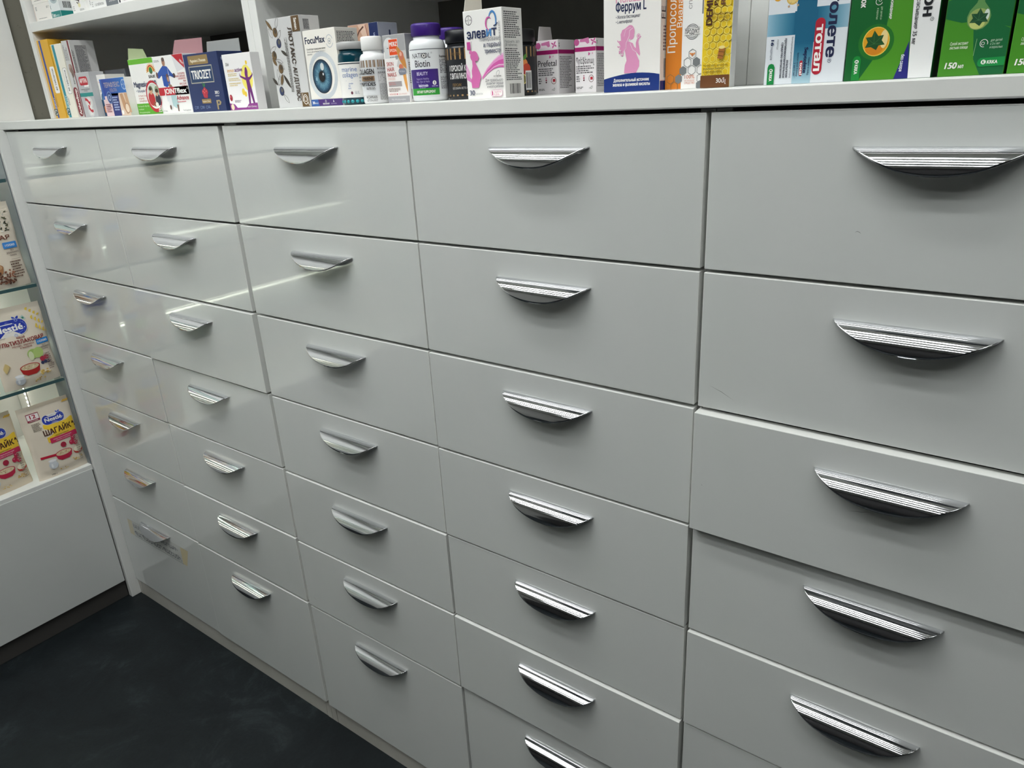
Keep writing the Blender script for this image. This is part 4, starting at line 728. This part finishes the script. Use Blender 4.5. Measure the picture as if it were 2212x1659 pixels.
# capsules seen through the foot of the dark bottle
for o in bpy.data.objects:
    if o.name.startswith('supplement_bottle') and o.get('label', '').startswith('dark navy'):
        mb = MB()
        for k in range(18):
            a = 2*PI*k/18; mb.lathe([(.0001, .0018), (.0022, .0026), (.0031, .0045), (.0022, .0064), (.0001, .0072)], mat((34, 150, 160), .25), 10, .0178*math.cos(a), .0178*math.sin(a))
        mb.build('capsules', o)
# ------------------------------------------------------------------ small boxes on the upper shelf at the left
SZ = .2170
def p_up(kind):
    def f(P, w, h):
        if kind == 0: P.para(5, h-14, 14, h-6, 3, (130, 130, 130)); P.text('№ 7', w-14, h-12, 4.5, BLK); P.para(12, 4, w-20, 6, 1, GR)
        if kind == 1: P.rect(.3, .3, w-.3, 13, (22, 128, 124)); P.text('Гел', 3, 3, 6, WH, bold=.03); P.text('ампул', 18, 3, 4, (206, 236, 232), w=16); P.ell(24, 36, 16, 9, (176, 190, 194)); P.ell(24, 36, 10, 5, (140, 156, 162)); P.text('1', 3, 18, 7, (22, 90, 96), bold=.03)
        if kind == 2: P.ell(28, 32, 4, 5, (236, 206, 60)); P.line([(18, 26), (36, 22)], 3, (40, 40, 40)); P.line([(24, 20), (34, 14), (30, 30)], 2.4, (60, 58, 40)); P.ell(32, 14, 5, 4, (232, 226, 180)); P.text('таблетки', 30, 4, 4, GR, w=18); P.para(4, 4, 12, 14, 3, (170, 170, 170))
        if kind == 3: P.para(4, 10, w-4, 24, 5, (170, 170, 170))
        if kind == 4: P.ell(36, 26, 5, 7, (236, 156, 40)); P.ell(24, 30, 6, 5, (206, 208, 210)); P.text('таблеток', 24, 6, 5, (70, 70, 70), w=26); P.text('120', 16, 6, 4, GR); P.para(4, 4, 10, 14, 3, (180, 180, 180))
        if kind == 5: P.text('30', 12, 8, 8, (206, 208, 210)); P.para(24, 6, 38, 16, 2, (196, 198, 200))
        if kind == 6: P.ring(16, 26, 9, 10, 1.6, (190, 60, 70), a=90, b=300); P.ring(34, 30, 13, 20, 1.2, (110, 110, 116), a=-90, b=90); P.rect(4, 3, 10, 12, (60, 62, 70)); P.para(22, 4, 40, 8, 2, GR)
    return f
def s_bar(P, w, h): P.rect(.3, .3, w-.3, 13, (22, 128, 124)); P.barcode(8, 18, 24, 30); P.para(4, 34, w-4, 46, 4, (120, 160, 160))
UG = 'small boxes on the upper shelf'
def up(label, x0, w_, h_, d, c, kind, y=.1, z=SZ, side=None):
    return carton(label, x0, y, w_, h_, d, c, p_up(kind), side, z=z, group=UG)
b = up('white box with an open end, lowest at the left of the upper shelf', -1.1715, .0715, .0340, .060, (238, 234, 228), 0)
flap(b, [(.0004, .001, .0005), (.0004, .001, .0335), (-.010, .004, .031), (-.012, .004, .004)], (222, 206, 196))
b = up('white box with an open end lying on the lowest white one', -1.1740, .0690, .0330, .060, (240, 236, 230), 0, z=SZ+.0342)
flap(b, [(.0004, .001, .0005), (.0004, .001, .0325), (-.011, .004, .030), (-.009, .004, .002)], (226, 214, 204))
up('white and teal box with a barcode on the upper shelf', -1.0985, .0420, .0560, .030, (232, 236, 236), 1, side=s_bar)
up('white box with a black and yellow figure on the upper shelf', -1.0038, .0575, .0600, .040, (240, 239, 236), 2)
up('narrow plain white box on the upper shelf', -.9456, .0200, .0560, .040, (238, 238, 236), 3, y=.106)
up('white box with an orange spot on the upper shelf', -.9250, .0590, .0600, .040, (240, 240, 238), 4)
up('slate grey box on the upper shelf', -.8655, .0440, .0560, .040, (112, 118, 124), 5)
up('white box with red and grey rings on the upper shelf', -.8210, .0540, .0600, .040, (238, 236, 236), 6)
up('white box with a dark corner, rightmost on the upper shelf', -.7660, .0540, .0600, .040, (234, 232, 230), 0)
# ------------------------------------------------------------------ pouches of cereal in the display case
def pouch(label, x, y, z, w_, h_, tilt, design, c=(232, 218, 196), rz=0., bul=.012):
    def prof(s, t):
        e = max(0, math.sin(PI*s))**.55; g = (min(1, t/.12)*.55+.45) if t < .12 else 1
        k = 0 if t > .93 else min(1, (.93-t)/.35)**.7
        return bul*e*g*k
    def wrinkle(s, t): return .0011*math.sin(9*s+17*t)*math.sin(PI*s)*max(0, 1-abs(t-.8)*3)+.0007*math.sin(31*t+6*s)*(abs(s-.5)*2)**3
    def wid(s, t): return (s-.5)*w_*(1-.035*math.sin(PI*min(1, t/.8))**2)+.5*w_
    def fr(s, t, o=0.): return (wid(s, t), -prof(s, t)-wrinkle(s, t)-o, t*h_-.003*math.sin(PI*s)*(1-t)**6)
    def bk(s, t): return (wid(s, t), prof(s, t)*.9+.0012-wrinkle(s, t), t*h_-.003*math.sin(PI*s)*(1-t)**6)
    mb = MB(); m = mat(c, .26); N, K = 44, 60
    mb.grid(lambda s, t: fr(s, t), N, K, m); mb.grid(lambda s, t: bk(1-s, t), N, K, m)
    for i in range(K): mb.face([fr(0, i/K), fr(0, (i+1)/K), bk(0, (i+1)/K), bk(0, i/K)][::-1], m); mb.face([fr(1, i/K), fr(1, (i+1)/K), bk(1, (i+1)/K), bk(1, i/K)], m)
    for i in range(N): mb.face([fr(i/N, 0), fr((i+1)/N, 0), bk((i+1)/N, 0), bk(i/N, 0)][::-1], m); mb.face([fr(i/N, 1), fr((i+1)/N, 1), bk((i+1)/N, 1), bk(i/N, 1)], m)
    P = Print(mb, lambda u, v, o: fr(min(max(u/1000/w_, 0), 1), min(max(v/1000/h_, 0), 1), o*.0010+.0007), 22)
    design(P, w_*1000, h_*1000)
    o = mb.build('cereal_pouch'); o.location = (x, y, T+z); o.rotation_euler = (-tilt, 0, PI/2+rz)
    return tag(o, label, 'pouch', 'cereal pouches in the display case')
def nest(P, u, v, s, whole=True):
    b = (34, 58, 170)
    def R(a, c, d, e, r, col): P.rrect(u+a*s, v+c*s, u+d*s, v+e*s, r*s, col)
    R(-31, -15, 31, 15, 14, (236, 232, 226)); R(-30, -14, 30, 14, 13, b); P.ring(u, v, 28.6*s, 13*s, .7*s, (120, 150, 226), a=-60, b=40)
    for k in (-3, 3): P.leaf(u+16*s, v+13*s, 8*s, 4*s, 1.57-k*.25, b, (190, 206, 244))
    P.ring(u+16*s, v+12*s, 2.6*s, 2.6*s, .6*s, (190, 206, 244)); P.ring(u+8*s, v-14*s, 3*s, 2.4*s, .6*s, (150, 176, 236))
    P.text('Nestlé', u, v-5.5*s, 10.5*s, WH, w=46*s, al='c', bold=.035); P.rect(u-21*s, v+6.6*s, u+9*s, v+8*s, WH); P.ell(u+26*s, v-3*s, .9*s, .9*s, WH)
def bowl(P, u, v, s, c=(176, 32, 36), fillc=(226, 206, 170)):
    P.fan([(u-24*s, v+4*s), (u+24*s, v+4*s), (u+20*s, v-10*s), (u+10*s, v-16*s), (u-10*s, v-16*s), (u-20*s, v-10*s)], c); P.ell(u, v+4*s, 24*s, 9*s, c); P.ell(u, v+4*s, 21.5*s, 7.4*s, fillc)
    for i in range(14): P.ell(u+random.uniform(-15, 15)*s, v+4*s+random.uniform(-4, 4)*s, 2*s, 1.2*s, random.choice(((206, 176, 130), (240, 226, 196), (190, 150, 110))))
def jug(P, u, v, s):
    P.ell(u, v-4*s, 12*s, 11*s, (206, 210, 216)); P.rect(u-9*s, v-2*s, u+9*s, v+9*s, (216, 220, 226)); P.ell(u, v+9*s, 11*s, 4*s, (236, 238, 242)); P.ell(u, v+9*s, 8.6*s, 2.8*s, (248, 248, 250)); P.ell(u-4*s, v-5*s, 2.6*s, 6*s, (242, 244, 248))
def oats(P, u, v, n, s):
    for i in range(n): P.ell(u+random.uniform(-12, 12)*s, v+random.uniform(-4, 4)*s, 2.2*s, 1.4*s, random.choice(((214, 176, 84), (230, 200, 120), (238, 224, 196), (196, 156, 90))), 10)
def d_walk(P, w, h):
    P.rect(.2*w, h-.5, w-1, h-8, (222, 208, 186)); P.rrect(.36*w, h*.47, w-4, h*.72, 2, (246, 206, 60)); nest(P, .60*w, h*.765, .86); P.text('ШАГАЙКА', .655*w, h*.575, 13, (78, 40, 26), w=.66*w, al='c', bold=.035); P.text('с молоком и маслом', .66*w, h*.535, 3, (90, 60, 40), w=36, al='c')
    P.rect(.40*w, h*.455, w-3, h*.525, (206, 46, 92)); P.text('каша мультизлаковая', .66*w, h*.492, 3, (246, 220, 226), w=46, al='c', bold=.01); P.text('яблоко и малина', .66*w, h*.467, 3, (246, 220, 226), w=36, al='c')
    P.rect(.13*w, h*.80, .37*w, h*.905, (150, 40, 66)); P.rect(.14*w, h*.825, .36*w, h*.895, (246, 238, 236)); P.text('12', .25*w, h*.838, 9, (176, 36, 66), w=13, al='c', bold=.03); P.text('месяцев', .25*w, h*.806, 2.6, WH, w=20, al='c'); P.para(.17*w, h*.66, .34*w, h*.77, 6, (150, 140, 128))
    bowl(P, .58*w, h*.27, .88, (190, 34, 70)); P.line([(.12*w, h*.30), (.42*w, h*.29)], 6, (196, 30, 60)); jug(P, .32*w, h*.19, .9)
    for a, b in ((.80, .38), (.86, .43), (.88, .36)): P.ell(a*w, b*h, 6.5, 6.5, (190, 36, 72)); P.ell(a*w-1.5, b*h+2, 2, 2, (226, 110, 140))
    P.ell(.62*w, h*.39, 7, 7, (170, 30, 60)); P.ell(.88*w, h*.25, 12, 9, (196, 60, 50)); P.ell(.88*w, h*.265, 11, 7, (244, 238, 214)); oats(P, .82*w, h*.15, 14, 1); oats(P, .5*w, h*.09, 8, .8); P.text('190 г', .24*w, h*.04, 4, (60, 50, 44), w=13, bold=.01)
    for i in range(6): P.leaf(.86*w+i*2.4, h*.93+(i % 2)*2, 6, 3, .5, (238, 190, 70))
    P.para(w-16, h*.10, w-5, h*.46, 14, (176, 166, 150))
def d_multi(P, w, h):
    for k in range(3):
        for i in range(7): P.leaf(w-34+k*6+i*3.4, h*.93-k*22-i*3, 8, 4, .5+k*.4+(i % 2)*1.1, (240, 206, 80), None)
    P.poly([(.60*w, h*.86), (.66*w, h*.88), (.70*w, h*.83), (.64*w, h*.81)], (190, 206, 200)); P.ell(.65*w, h*.845, 2.6, 2.6, (60, 130, 110))
    nest(P, .36*w, h*.755, 1.32); P.text('каша', .50*w, h*.615, 5.6, (130, 44, 40), w=18, al='c', bold=.02); P.text('МУЛЬТИЗЛАКОВАЯ', .46*w, h*.55, 9, (142, 40, 40), w=.98*w*.9, al='c', bold=.025); P.text('яблоко, черника', .50*w, h*.515, 4.6, (150, 60, 56), w=48, al='c', bold=.01); P.text('и малина', .54*w, h*.485, 4.6, (150, 60, 56), w=27, al='c', bold=.01)
    P.rrect(.74*w, h*.485, .97*w, h*.55, 2, (36, 136, 214)); P.text('МОЛОКО', .855*w, h*.505, 4.6, WH, w=23, al='c', bold=.03); P.text('БЕЗ', .86*w, h*.455, 3.4, (80, 60, 56), al='c'); P.text('ДОБАВЛЕННОГО', .85*w, h*.43, 3.4, (70, 50, 46), w=28, al='c', bold=.02); P.text('САХАРА', .85*w, h*.405, 3.2, (80, 60, 56), al='c')
    P.ell(.62*w, h*.39, 13, 12, (170, 200, 110)); P.ell(.72*w, h*.39, 12, 13, (186, 212, 126)); P.ell(.58*w, h*.37, 6, 11, (224, 232, 190)); P.ell(.76*w, h*.30, 6, 6, (180, 44, 70)); P.ell(.84*w, h*.31, 6, 6, (190, 54, 80))
    for a, b in ((.74, .25), (.80, .255), (.86, .25)): P.ell(a*w, b*h, 4, 4, (50, 56, 96))
    bowl(P, .50*w, h*.225, .95, (178, 34, 32), (214, 196, 160)); jug(P, .28*w, h*.12, .9); oats(P, .72*w, h*.14, 26, 1.2); oats(P, .62*w, h*.07, 12, 1)
    for i in range(8): P.leaf(.10*w+i*1.5, h*.22+i*2, 16, 3, 1.9+i*.05, (214, 190, 130))
    P.para(w-22, h*.14, w-6, h*.36, 9, (160, 140, 130))
def d_buck(P, w, h):
    for i in range(60): P.leaf(w*.55+random.uniform(0, w*.36), h*.66+random.uniform(0, h*.24), 7, 3, random.uniform(0, 3), random.choice(((60, 62, 46), (84, 84, 60), (206, 200, 186), (240, 236, 226))))
    nest(P, .36*w, h*.77, 1.0); P.text('ГРЕЧНЕВАЯ', .46*w, h*.57, 9, (110, 60, 44), w=.8*w, al='c', bold=.025); P.rrect(.70*w, h*.46, .95*w, h*.535, 2, (60, 140, 220)); P.text('МОЛОКО', .825*w, h*.485, 4.4, WH, w=22, al='c', bold=.03)
    for i, t in enumerate(('БЕЗ', 'ДОБАВЛЕННОГО', 'САХАРА')): P.text(t, .84*w, h*.43-6*i, 3.6, (90, 60, 50), w=(7, 28, 15)[i], al='c', bold=.015)
    P.line([(.78*w, h*.33), (.95*w, h*.33)], .5, (110, 84, 70)); P.para(.74*w, h*.10, .95*w, h*.31, 7, (110, 84, 70)); bowl(P, .42*w, h*.24, .95, (170, 120, 80), (200, 160, 120))
    for i in range(60): P.ell(.66*w+random.uniform(-24, 12), h*.13+random.uniform(-14, 16), 2.2, 2, random.choice(((120, 72, 50), (150, 96, 70), (96, 56, 40))), 9)
CR = (234, 222, 204)
pouch('cream cereal pouch on the deck with a 12 in its corner, beside the end panel', -1.262, -.1400, -.8240, .1190, .1925, .05, d_walk, CR)
pouch('cream cereal pouch on the deck, cut off by the left edge of the photo', -1.275, -.2690, -.8240, .1220, .1925, .05, d_walk, (226, 212, 190), rz=.06)
pouch('cream cereal pouch on the middle glass shelf with apples and berries', -1.264, -.1500, -.5785, .1270, .1940, .03, d_multi, CR)
pouch('cereal pouch on the middle glass shelf, further from the drawers', -1.266, -.2860, -.5785, .1270, .1940, .03, d_multi, CR)
pouch('cereal pouch with dark sprigs on the top glass shelf, nearest the drawers', -1.264, -.1540, -.3388, .1270, .1910, .03, d_buck, CR)
pouch('cereal pouch with dark sprigs on the top glass shelf, further from the drawers', -1.266, -.2900, -.3388, .1270, .1910, .03, d_buck, CR)
bpy.data.objects.remove(_to)
